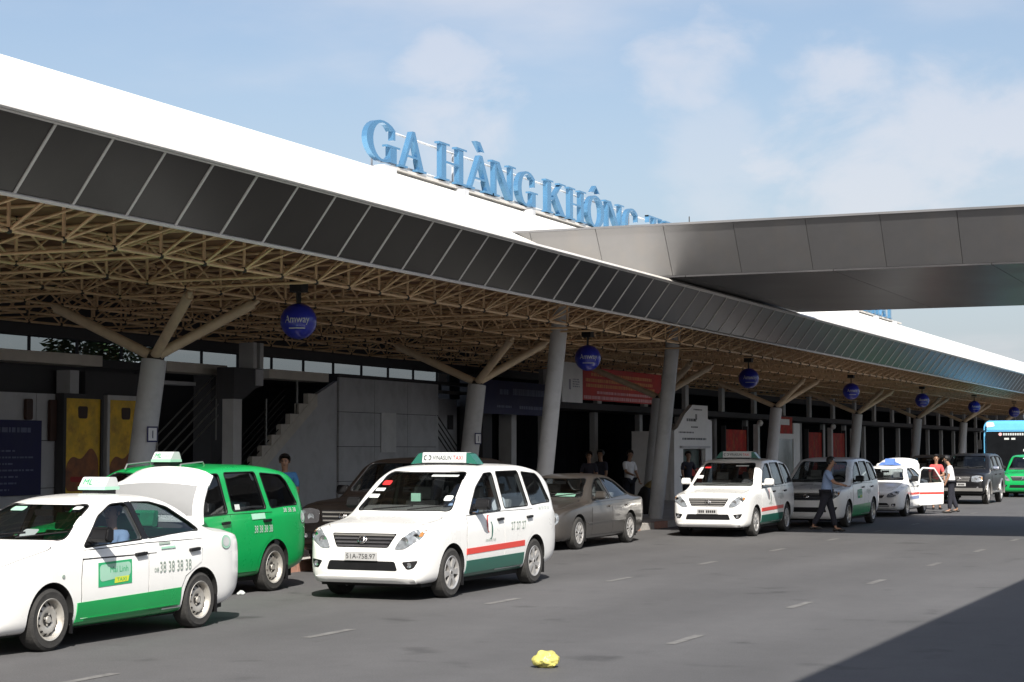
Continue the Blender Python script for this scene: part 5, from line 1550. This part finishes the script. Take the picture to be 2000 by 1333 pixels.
# open boot lid
q = MB()
nx, nr = 13, 12
gridv = []
for j in range(nr):
    t = j / (nr - 1)
    row = []
    for i in range(nx):
        s_ = -1 + 2 * i / (nx - 1)
        wd = .70 - .05 * t - .10 * max(0, t - .7) / .3
        z_ = 1.09 + .63 * t - .06 * s_ * s_ * t - (.05 * (abs(s_) ** 6) * (1 if t > .8 else 0))
        y_ = cS.Y(3.70) + .30 * t - .10 * math.sin(t * math.pi) - .05 * (1 - s_ * s_) + (.22 * max(0, t - .75) / .25 * .5)
        row.append((s_ * wd - .05, y_, z_))
    gridv.append(row)
v = [p for r_ in gridv for p in r_]
f = [(j * nx + i, j * nx + i + 1, (j + 1) * nx + i + 1, (j + 1) * nx + i) for j in range(nr - 1) for i in range(nx - 1)]
q.add(v, f)
lid_me = q.mesh('boot_lid', M['white_paint'])
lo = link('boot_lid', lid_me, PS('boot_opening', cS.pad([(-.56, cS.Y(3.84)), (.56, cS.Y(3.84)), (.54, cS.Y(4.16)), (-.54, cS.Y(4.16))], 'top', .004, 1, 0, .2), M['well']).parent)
md = lo.modifiers.new('t', 'SOLIDIFY'); md.thickness = .045; md.offset = 0
md = lo.modifiers.new('b', 'BEVEL'); md.width = .015; md.segments = 2
finish(bake(lo), 40)
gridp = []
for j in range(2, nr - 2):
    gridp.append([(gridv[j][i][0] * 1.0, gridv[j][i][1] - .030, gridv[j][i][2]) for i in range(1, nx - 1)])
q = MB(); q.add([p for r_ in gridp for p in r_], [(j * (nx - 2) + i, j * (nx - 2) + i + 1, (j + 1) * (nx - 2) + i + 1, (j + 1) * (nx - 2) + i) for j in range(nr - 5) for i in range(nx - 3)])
M['lid_liner'] = mat('boot_liner', (0.22, 0.225, 0.23), 0.6, var=.04)  # plain grey panel over the middle of the lid's forward face
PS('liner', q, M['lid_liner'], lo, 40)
q = MB()
for sx in (-1, 1): q.path([(sx * .5, cS.Y(3.66), 1.06), (sx * .5, cS.Y(3.78), 1.18), (sx * .49, cS.Y(3.80), 1.32)], .014, 6)
PS('hinge', q, M['black_plastic'], lo)

grn, cG, PG = make_car('van', 'taxi_van', 'all green taxi van parked by the kerb behind the white and green sedan', 'taxi van', (-13.86, 20.12), R(0), 'green_paint', G_CARS, style='steel', glass='dark_glass')
green_sign(PG, cG, cG.Y(2.30), 1.79, .15)
side_text(PG, cG, '38 38 38 38', .10, cG.Y(3.28), .86, M['white_ink'], .46)
side_text(PG, cG, '38 38 38', .06, cG.Y(4.0), 1.095, M['white_ink'], .34)
for sx in (1, -1):
    PG('sticker', cG.pad([(cG.Y(3.0), .99), (cG.Y(3.34), .995), (cG.Y(3.34), 1.07), (cG.Y(3.0), 1.065)], 'side', .010, sx, 0, .2), M['pale_green'])
    PG('sticker', cG.pad([(cG.Y(2.66), 1.13), (cG.Y(2.78), 1.13), (cG.Y(2.78), 1.2), (cG.Y(2.66), 1.2)], 'side', -.008, sx, 0, .2), M['paper'])
    ring = [(cG.Y(4.37) + .085 * math.cos(a * math.pi / 10), .99 + .085 * math.sin(a * math.pi / 10)) for a in range(20)]
    eo = PG('round_sticker', cG.pad(ring, 'side', .010, sx, 0, .2), M['pale_green'])
    PG('sticker_core', cG.pad([((a - cG.Y(4.37)) * .66 + cG.Y(4.37), (b - .99) * .66 + .99) for a, b in ring], 'side', .0115, sx, 0, .2), M['white_ink'], eo)
for x_ in (-.42, .42):
    q = MB(); q.path([(x_, cG.Y(1.95), 1.66), (x_, cG.Y(2.0), 1.73), (x_, cG.Y(2.5), 1.76), (x_, cG.Y(2.55), 1.70)], .012, 6); PG('roof_rail', q, M['silver_trim'])

dv, cD, PD = make_car('offroad', 'parked_car', 'dark brown car half hidden behind the foremost white van', 'car', (-13.68, 26.9), R(0), 'brown_paint', G_CARS, style='five', glass='dark_glass', grille='silver', plate='~')
for o_ in SC.objects:
    if o_.parent is dv and o_.name.startswith('headlight'):
        o_.data.materials[0] = M['lamp_dark']
        for p_ in SC.objects:
            if p_.parent is o_ and p_.type == 'MESH': p_.data.materials[0] = M['lamp']
mer, cM, PM = make_car('saloon', 'parked_saloon', 'beige-grey saloon car with four oval headlights at the kerb', 'car', (-13.88, 34.2), R(0), 'taupe_paint', G_CARS, style='ten', glass='glass', handle='taupe_paint', mirror='taupe_paint', grille='silver', plate='~')
stick(PM, cM, 'green_sunshade', .1, .52, 1.0, 1.06, M['pale_green'])
for sx in (1, -1):
    PM('side_moulding', cM.pad([(-c_ + .0, .47) for c_ in ()] or [(-cM.wb / 2 + .42, .475), (cM.wb / 2 - .42, .50), (cM.wb / 2 - .42, .525), (-cM.wb / 2 + .42, .50)], 'side', .014, sx, .012, .2), M['taupe_paint'])
shv, cH, PH = make_car('van', 'taxi_van', 'white taxi van with green skirt in the shadow of the bridge, behind the walking man', 'taxi van', (-11.5, 46.4), R(0), 'white_paint', G_CARS, style='steel', glass='glass', sill='green_paint')
stripe(PH, cH, 'green_skirt', -cH.wb / 2 + .41, cH.wb / 2 - .41, .28, .53, M['green_paint'], .03)
ml_badge(PH, cH, cH.Y(1.98), .80, .5, .22)
side_text(PH, cH, '38 38 38 38', .10, cH.Y(2.98), .86, M['grey_ink'], .5)
wsd, cW, PW_ = make_car('sedan', 'taxi_sedan', 'white taxi sedan with red stripe, open boot and an open rear door', 'taxi', (-11.62, 54.2), R(0), 'white_paint', G_CARS, style='steel', glass='glass')
stripe(PW_, cW, 'red_stripe', -cW.wb / 2 + .36, cW.wb / 2 - .36, .60, .66, M['red_paint'], .02)
stripe(PW_, cW, 'blue_stripe', -cW.wb / 2 + .36, cW.wb / 2 - .36, .47, .56, M['blue_paint'], .02)
lid2 = link('boot_lid', lo.data.copy(), wsd); lid2.location = (0, -.02, .22); lid2.scale = (.98, 1, .84)
q = MB(); q.prism(round_poly([(cW.Y(2.2), 1.47), (cW.Y(2.55), 1.47), (cW.Y(2.42), 1.66), (cW.Y(2.33), 1.66)], .02), 'x', -.12, .16)
ts = PW_('roof_sign', q, M['blue_paint'])
q = MB(); q.prism([(-.34, 1.46), (.36, 1.46), (.2, 1.55), (-.2, 1.55)], 'y', cW.Y(2.25), cW.Y(2.5)); PW_('sign_base', q, M['blue_paint'], ts)
# open rear door, swung out square to the car
dy = 0.0
q = MB(); q.prism(round_poly([(.0, .27), (.94, .30), (.96, .95), (.0, .92)], .04), 'y', dy, dy + .06); od = PW_('open_door', q, M['white_paint'])
od.location = (.85, cW.Y(2.45), 0); od.rotation_euler = (0, 0, R(52))
q = MB()
fr = [(.02, .93), (.08, 1.3), (.18, 1.38), (.62, 1.36), (.94, .96)]
for a, b in zip(fr, fr[1:]): q.tube((a[0], dy + .03, a[1]), (b[0], dy + .03, b[1]), .026, n=8)
PW_('window_frame', q, M['white_paint'], od)
q = MB(); q.add([(x_, dy + .03, z_) for x_, z_ in fr], [(0, 1, 2, 3, 4)]); PW_('window', q, M['dark_glass'], od)
q = MB(); q.box(.02, .94, dy - .008, dy + .068, .60, .66); PW_('red_stripe', q, M['red_paint'], od)

evr, cE, PE = make_car('offroad', 'off_road_car', 'black off-road car with pale side steps and silver bumper, beside the green taxi', 'car', (-11.45, 67.4), R(0), 'black_paint', G_CARS, style='five', glass='dark_glass', mirror='chrome', grille='silver', plate='~')
for sx in (-1, 1):
    q = MB(); q.box(sx * .80, sx * .98, -.92, .92, .40, .46); PE('side_step', q, M['silver_trim'])
    for yw in (-cE.wb / 2, cE.wb / 2):
        q = MB(); pts = [(sx * .90, yw + .46 * math.cos(R(a)), .38 + .46 * math.sin(R(a))) for a in range(-5, 186, 10)]
        q.path(pts, .045, 8); PE('arch_flare', q, M['silver_trim'], sm=60)
q = MB(); q.box(-.8, .8, cE.Y(-.05), cE.Y(.06), .47, .58); PE('bumper_bar', q, M['silver_trim'])
blk, cK, PK = make_car('van', 'parked_car', 'black people carrier mostly hidden behind the man in the white shirt', 'car', (-13.8, 72.4), R(0), 'black_paint', G_CARS, style='five', glass='dark_glass')
gtx, cT, PT = make_car('van', 'taxi_van', 'green taxi van at the right edge in front of the blue bus', 'taxi van', (-10.8, 77.9), R(0), 'green_paint', G_CARS, style='steel', glass='glass')
stick(PT, cT, 'sticker', -.2, .3, 1.55, 1.59, M['paper']); stick(PT, cT, 'sticker', .3, .5, 1.25, 1.33, M['paper'])

# ---------------- bus
bus = thing('city_bus', 'blue and white bus with a dark windscreen at the right edge under the canopy end', 'bus', (-12.0, 86.8, 0), 0, G_CARS)
q = MB(); q.prism(round_poly([(-1.25, .35), (1.25, .35), (1.25, 3.0), (1.08, 3.2), (-1.08, 3.2), (-1.25, 3.0)], .12), 'y', -5.3, 5.3)
me = q.mesh('body', M['bus_blue'])
bm = bmesh.new(); bm.from_mesh(me)
ed = [e for e in bm.edges if len(e.link_faces) == 2 and e.calc_face_angle(0) > 1.2]
bmesh.ops.bevel(bm, geom=ed, offset=.14, segments=4, affect='EDGES'); bm.to_mesh(me); bm.free(); finish(me, 40)
link('body', me, bus)
def BP(nm, mb, m_, par=None): return link(nm, mb.mesh(nm, m_), par or bus)
q = MB(); q.prism(round_poly([(-1.13, 1.0), (1.13, 1.0), (1.13, 2.72), (-1.13, 2.72)], .1), 'y', -5.315, -5.28); ws = BP('windscreen', q, M['shop_glass'])
q = MB(); q.prism(round_poly([(-1.12, 2.78), (1.12, 2.78), (1.05, 3.08), (-1.05, 3.08)], .08), 'y', -5.318, -5.28); BP('destination_board', q, M['bus_blue'])
q = MB()
for k in range(9): q.box(-.40 + .1 * k, -.33 + .1 * k, -5.322, -5.316, 2.55, 2.65)
BP('lettering', q, M['white_ink'], ws)['kind'] = 'stuff'
q = MB(); q.prism([(-.52 + .07 * math.cos(a * math.pi / 6), 2.60 + .07 * math.sin(a * math.pi / 6)) for a in range(12)], 'y', -5.322, -5.316); BP('emblem', q, M['pink_print'], ws)
for x0, x1, z0, z1 in ((-.35, -.15, 2.36, 2.44), (-.05, .12, 2.36, 2.44), (.45, .95, 1.85, 1.95)):
    q = MB(); q.box(x0, x1, -5.322, -5.316, z0, z1); BP('sticker', q, M['paper'], ws)
for sx in (-1, 1):
    q = MB(); q.prism(round_poly([(-5.0, 1.35), (4.9, 1.35), (4.9, 2.65), (-5.0, 2.65)], .1), 'x', sx * 1.235, sx * 1.256); BP('side_window', q, M['shop_glass'])
    q = MB(); q.prism(round_poly([(sx * .75, 2.95), (sx * 1.1, 2.9), (sx * 1.1, 3.12), (sx * .8, 3.12)], .04), 'y', -5.33, -5.27); BP('marker_panel', q, M['white_paint'])
    q = MB(); q.prism(round_poly([(sx * .75, .62), (sx * 1.1, .62), (sx * 1.1, .8), (sx * .75, .8)], .04), 'y', -5.325, -5.28); BP('headlight', q, M['lamp'])
    for yw in (-3.0, 2.6):
        wl = bpy.data.objects.new('wheel', None); COL.objects.link(wl); wl.parent = bus
        wl.location = (sx * 1.14, yw, .46); wl.rotation_euler = (0, 0, 0 if sx > 0 else math.pi)
        ty, rm = wheel_meshes(.46, 'steel'); link('tyre', ty, wl); link('rim', rm, wl)
    q = MB(); q.path([(sx * 1.2, -5.2, 2.75), (sx * 1.35, -5.5, 2.7), (sx * 1.35, -5.55, 2.3)], .03, 8); q.box(sx * 1.28, sx * 1.44, -5.6, -5.5, 1.95, 2.35); BP('mirror', q, M['black_plastic'])
for xw in (-.5, .5):
    q = MB(); q.tube((xw - .3, -5.335, 1.05), (xw + .25, -5.33, 1.5), .012, n=6); BP('wiper', q, M['black_plastic'])
q = MB(); q.box(-1.1, 1.1, -5.33, -5.28, .42, .5); BP('bumper', q, M['black_plastic'])
# ================================================================== PEOPLE
def skin_mesh(name, nodes, edges, m_, sub=1):
    """nodes: name -> (pos, radius); first node is the root"""
    me = bpy.data.meshes.new(name)
    keys = list(nodes)
    me.from_pydata([nodes[k][0] for k in keys], [(keys.index(a), keys.index(b)) for a, b in edges], [])
    o = link(name, me)
    md = o.modifiers.new('s', 'SKIN'); md.use_smooth_shade = True
    md.branch_smoothing = 0.5
    sv = me.skin_vertices[0].data
    for i, k in enumerate(keys):
        r = nodes[k][1]
        sv[i].radius = (r, r) if not isinstance(r, tuple) else r
        sv[i].use_root = (i == 0)
    s_ = o.modifiers.new('d', 'SUBSURF'); s_.levels = sub; s_.render_levels = sub
    out = bake(o)
    out.materials.clear(); out.materials.append(m_)
    bpy.data.objects.remove(o)
    finish(out, 180)
    return out
def person(label, loc, rz, h=1.68, shirt='shirt_white', legs='trousers', stride=0.0, lean=0.0, arms=(0, 0), elbow=(0.25, 0.25), head_turn=0.0, head_down=0.0, sit=False, group=None, hair='hair', spread=(0.05, 0.05), long_sleeve=False):
    """faces -Y; stride in radians (one leg forward), arms swing angle fwd(+)"""
    root = thing('person', label, 'person', loc, rz, group)
    k = h / 1.70
    V_ = lambda x, y, z: Vector((x * k, y * k, z * k))
    pel = V_(0, 0, .93 if not sit else 0.10)
    J = {'pelvis': (pel, .095 * k)}
    fw = math.sin(lean)
    up_ = lambda d: pel + V_(0, -d * math.sin(lean), d * math.cos(lean))
    J['waist'] = (up_(.17), .09 * k); J['chest'] = (up_(.36), .105 * k); J['neckbase'] = (up_(.52), .075 * k)
    J['neck'] = (up_(.56) + V_(0, -.01, 0), .052 * k)
    hd = up_(.62) + V_(0, -.02 - .05 * head_down, .02)
    J['jaw'] = (hd + V_(0, -.025, 0), .066 * k); J['head'] = (hd + V_(0, -.01 - .03 * head_down, .085 - .02 * head_down), .088 * k); J['crown'] = (hd + V_(0, .0 - .05 * head_down, .15 - .03 * head_down), .066 * k)
    E = [('pelvis', 'waist'), ('waist', 'chest'), ('chest', 'neckbase'), ('neckbase', 'neck'), ('neck', 'jaw'), ('jaw', 'head'), ('head', 'crown')]
    for s_, sx in (('l', 1), ('r', -1)):
        ph = stride if sx > 0 else -stride
        hip = pel + V_(sx * .095, 0, -.03)
        if sit:
            kn = hip + V_(sx * .05, -.42, .05); an = kn + V_(0, -.08, -.40); toe = an + V_(0, -.2, -.04)
        else:
            kn = hip + V_(sx * .01, -.42 * math.sin(ph), -.43 * math.cos(ph))
            ph2 = ph if ph > 0 else ph * 1.35
            bend = 0.0 if ph >= 0 else -.25
            an = kn + V_(0, -.42 * math.sin(ph2 * .75 + bend), -.425 * math.cos(ph2 * .75 + bend))
            toe = an + V_(sx * .02, -.17, -.03)
        J['hip' + s_] = (hip, .075 * k); J['knee' + s_] = (kn, .05 * k); J['ank' + s_] = (an, .034 * k); J['toe' + s_] = (toe, .022 * k)
        E += [('pelvis', 'hip' + s_), ('hip' + s_, 'knee' + s_), ('knee' + s_, 'ank' + s_), ('ank' + s_, 'toe' + s_)]
        ai = 0 if sx > 0 else 1
        sh = up_(.475) + V_(sx * .175, 0, 0)
        a = arms[ai]
        el = sh + V_(sx * spread[ai] , -.29 * math.sin(a), -.29 * math.cos(a))
        a2 = a + elbow[ai]
        wr = el + V_(-sx * .01, -.25 * math.sin(a2), -.25 * math.cos(a2))
        pa = wr + (wr - el).normalized() * .075 * k
        J['sho' + s_] = (sh, .062 * k); J['elb' + s_] = (el, .043 * k); J['wri' + s_] = (wr, .029 * k); J['palm' + s_] = (pa, (.038 * k, .02 * k))
        E += [('chest', 'sho' + s_), ('sho' + s_, 'elb' + s_), ('elb' + s_, 'wri' + s_), ('wri' + s_, 'palm' + s_)]
    # body
    bme = skin_mesh('body', J, E, M['skin'])
    q = MB()
    for s_, sx in (('l', 1), ('r', -1)):
        wr, pa = J['wri' + s_][0], J['palm' + s_][0]
        d = (pa - wr).normalized(); side = Vector((0, 0, 1)).cross(d)
        side = side.normalized() if side.length > .2 else Vector((0, 1, 0))
        nrm = d.cross(side).normalized()
        for fi, (o_, ln) in enumerate(((-.028, .062), (-.010, .072), (.009, .068), (.027, .055))):
            b0 = pa + side * o_ * k + d * .01; b1 = b0 + d * ln * .55 * k + nrm * .008; b2 = b1 + d * ln * .45 * k + nrm * .02
            q.tube(b0, b1, .009 * k, .008 * k, 6); q.tube(b1, b2, .008 * k, .006 * k, 6)
        t0 = wr + d * .03 - side * .03 * k; t1 = t0 + d * .035 - side * .02 * k; t2 = t1 + d * .03 + nrm * .01
        q.tube(t0, t1, .011 * k, .009 * k, 6); q.tube(t1, t2, .009 * k, .007 * k, 6)
    hc = J['head'][0]; jw = J['jaw'][0]
    rot = Matrix.Rotation(head_turn, 3, 'Z')
    F_ = rot @ Vector((0, -1, -.25 * head_down)).normalized(); S_ = rot @ Vector((1, 0, 0)); U_ = Vector((0, 0, 1))
    q.tube(hc + F_ * .083 * k + U_ * .0, hc + F_ * .108 * k - U_ * .035 * k, .008 * k, .016 * k, 8)      # nose
    for sx in (-1, 1):
        q.ball(hc + S_ * sx * .090 * k - U_ * .012 * k, .012 * k, .02 * k, .03 * k, 8)                    # ears
    bm = bmesh.new(); bm.from_mesh(bme)
    tmp = q.mesh('fingers', M['skin']); bm.from_mesh(tmp); bm.to_mesh(bme); bm.free(); bpy.data.meshes.remove(tmp); finish(bme, 180)
    link('body', bme, root)
    q = MB()
    for sx in (-1, 1):
        q.ball(hc + F_ * .081 * k + S_ * sx * .032 * k + U_ * .008 * k, .011 * k, .007 * k, .006 * k, 8)
        c0 = hc + F_ * .086 * k + U_ * .028 * k
        q.tube(c0 + S_ * sx * .018 * k, c0 + S_ * sx * .05 * k, .005 * k, n=5)
    c0 = jw + F_ * .066 * k + U_ * .012 * k; q.tube(c0 - S_ * .02 * k, c0 + S_ * .02 * k, .005 * k, n=5)
    link('face_features', q.mesh('face_features', M['ink']), root)
    q = MB()
    hv = []
    hcen = hc + U_ * .035 * k - F_ * .014 * k
    q.ball(hcen, .098 * k, .106 * k, .092 * k, 18)
    keep = [i for i, v in enumerate(q.v) if (Vector(v) - hcen).dot(F_) < .045 * k or (Vector(v) - hcen).z > .045 * k]
    ks_ = set(keep)
    q.m = [m_ for f_, m_ in zip(q.f, q.m) if all(i in ks_ for i in f_)]; q.f = [f_ for f_ in q.f if all(i in ks_ for i in f_)]
    hm_ = q.mesh('hair', M[hair], 80)
    ho = link('hair', hm_, root)
    md = ho.modifiers.new('t', 'SOLIDIFY'); md.thickness = .012; md.offset = 1
    finish(bake(ho), 80)
    # clothes
    g = lambda n, e: (J[n][0], J[n][1] + e if not isinstance(J[n][1], tuple) else J[n][1][0] + e)
    S = {'waist': (J['waist'][0], .145 * k), 'chest': (J['chest'][0], .165 * k)}
    S['hem'] = (pel + V_(0, 0, -.03), .165 * k)
    S['collar'] = (up_(.51), .078 * k)
    Es = [('waist', 'chest'), ('hem', 'waist'), ('chest', 'collar')]
    for s_ in 'lr':
        S['sho' + s_] = g('sho' + s_, .018); e = J['elb' + s_][0]; sh = J['sho' + s_][0]
        if long_sleeve:
            S['elb' + s_] = (e, .058 * k); S['cuf' + s_] = (e.lerp(J['wri' + s_][0], .92), .042 * k)
            Es += [('chest', 'sho' + s_), ('sho' + s_, 'elb' + s_), ('elb' + s_, 'cuf' + s_)]
        else:
            S['cuf' + s_] = (sh.lerp(e, .85), .064 * k)
            Es += [('chest', 'sho' + s_), ('sho' + s_, 'cuf' + s_)]
    link('shirt', skin_mesh('shirt', S, Es, M[shirt]), root)
    S = {'pelvis': (pel + V_(0, 0, .06), .15 * k)}
    Es = []
    for s_ in 'lr':
        S['hip' + s_] = (J['hip' + s_][0], .115 * k); S['knee' + s_] = (J['knee' + s_][0], .085 * k); S['cuf' + s_] = (J['ank' + s_][0] + (J['knee' + s_][0] - J['ank' + s_][0]) * .10, .068 * k)
        Es += [('pelvis', 'hip' + s_), ('hip' + s_, 'knee' + s_), ('knee' + s_, 'cuf' + s_)]
    link('trousers', skin_mesh('trousers', S, Es, M[legs]), root)
    for s_ in 'lr':
        an, toe = J['ank' + s_][0], J['toe' + s_][0]
        q = MB(); d = toe - an
        b0 = an + Vector((0, .05 * k, -.02 * k)); b1 = toe + d.normalized() * .06 * k
        f0 = min(b0.z, b1.z)
        q.ball(an + Vector((0, .02 * k, -.035 * k)), .043 * k, .06 * k, .04 * k, 12)
        q.ball(an.lerp(toe, .75) + Vector((0, 0, -.015 * k)), .047 * k, .105 * k, .036 * k, 12)
        link('shoe', q.mesh('shoe', M['shoe'], 180), root)
    # put the lower foot on the ground
    if not sit:
        low = min(J['ankl'][0].z - .07 * k, J['ankr'][0].z - .07 * k, J['toel'][0].z - .05 * k, J['toer'][0].z - .05 * k)
        root.location.z -= low
    return root
person('man in light blue shirt and dark trousers walking past the shaded taxi van', (-10.5, 42.2, 0), R(95), 1.68, 'shirt_blue', 'trousers', stride=.27, lean=.10, arms=(-.25, .6), elbow=(.3, .7), head_down=.5)
person('man in white shirt and dark trousers by the open door of the white sedan', (-10.1, 56.1, 0), R(-75), 1.66, 'shirt_white', 'trousers', stride=.10, lean=.10, arms=(.15, .5), elbow=(.3, .9), head_down=.8)
person('person in red top and khaki trousers behind the open car door', (-11.15, 59.3, 0), R(20), 1.66, 'shirt_red', 'khaki', arms=(.3, .2), elbow=(.6, .4))
person('person in a white shirt with a black bag behind the beige saloon', (-17.4, 47.6, .15), R(60), 1.66, 'shirt_white', 'trousers', arms=(.2, .5), elbow=(.4, .8), head_down=.4)
person('dark-haired person in dark clothes behind the roof of the beige saloon, left one', (-17.8, 45.6, .15), R(10), 1.62, 'shirt_dark', 'trousers', arms=(.1, .1))
person('dark-haired person in dark clothes behind the roof of the beige saloon, right one', (-18.0, 47.0, .15), R(-20), 1.66, 'shirt_dark', 'trousers', arms=(.1, .1))
person('dark-haired woman in dark clothes beside the white kiosk, behind the second white van', (-17.2, 52.2, .15), R(50), 1.62, 'shirt_dark', 'trousers', arms=(.4, .1), elbow=(.8, .3), hair='hair')
person('person in a blue shirt half hidden behind the rear of the green van', (-15.8, 26.45, .15), R(25), 1.60, 'shirt_teal', 'trousers', arms=(.1, .1), head_down=.5)
# drivers and a passenger
def in_car(label, car, c, x, y, z, shirt, **kw):
    p = car.matrix_basis @ Vector((x, c.Y(y), z))
    return person(label, (car.location.x + x, car.location.y + c.Y(y), z), 0, 1.62, shirt, 'trousers', sit=True, lean=-.14, **kw)
in_car('driver in a light blue shirt at the wheel of the white and green sedan', sed, cS, .40, 2.30, .50, 'shirt_blue', arms=(.7, .7), elbow=(.8, .8))
in_car('driver in a light blue shirt at the wheel of the foremost white van', vanA, cA, .40, 2.18, .66, 'shirt_blue', arms=(.7, .7), elbow=(.8, .8))
in_car('passenger in a white shirt in the second row of the foremost white van', vanA, cA, .42, 3.02, .66, 'shirt_white', arms=(.5, .5), elbow=(.9, .9))
in_car('driver in a white shirt at the wheel of the second white van', vanB, cB, .38, 2.18, .66, 'shirt_white', arms=(.7, .7), elbow=(.8, .8))

# ================================================================== SMALL THINGS
def crumple(name, lab, cat, m_, loc, sx, sy, sz, seed, n=3, rough=.28):
    rr = random.Random(seed)
    bm = bmesh.new()
    bmesh.ops.create_icosphere(bm, subdivisions=n, radius=1)
    import mathutils
    off = Vector((seed * 3.1, seed * 1.7, 0))
    for v in bm.verts:
        p = v.co.copy()
        a = mathutils.noise.noise(p * 1.1 + off) * rough * 1.2 + (abs(mathutils.noise.noise(p * 1.5 + off)) - .2) * rough * .9 + (abs(mathutils.noise.noise(p * 4.0 + off)) - .2) * rough * .18 - mathutils.noise.cell(p * 2.2 + off) * rough * .15
        v.co = p * (1 + a)
        v.co.x *= sx; v.co.y *= sy; v.co.z = max(v.co.z, -.75) * sz
    lo_ = min(v.co.z for v in bm.verts)
    for v in bm.verts: v.co.z -= lo_
    me = bpy.data.meshes.new(name); bm.to_mesh(me); bm.free()
    me.materials.append(m_); finish(me, 50)
    o = link(name, me, None, loc); tag(o, lab, cat)
    return o
crumple('plastic_bag', 'crumpled yellow plastic bag lying on the open road', 'bag', M['bag_yellow'], (-6.25, 14.95, .003), .112, .11, .082, 3, n=5)
crumple('paper_scrap', 'small white scrap of paper on the road beside the rear wheel of the green van', 'litter', M['paper'], (-13.05, 20.75, .003), .05, .05, .03, 5)
crumple('carried_bag', 'black bag at the feet of the person in the white shirt', 'bag', M['bag_black'], (-16.9, 47.6, .152), .26, .22, .42, 9, rough=.15)
crumple('luggage_bag', 'beige bag on top of the pink bags beside the tall leaning pillar', 'bag', M['bag_beige'], (-16.8, 47.9, .62), .25, .22, .26, 11, rough=.2)
crumple('luggage_bag', 'pale pink bag on the sidewalk beside the tall leaning pillar', 'bag', M['bag_pink'], (-16.8, 47.9, .152), .30, .26, .30, 13, rough=.2)
# strap over the white shirt and hand-held case of the walking man
q = MB(); q.box(-.03, .03, -.20, .20, -.14, .14)
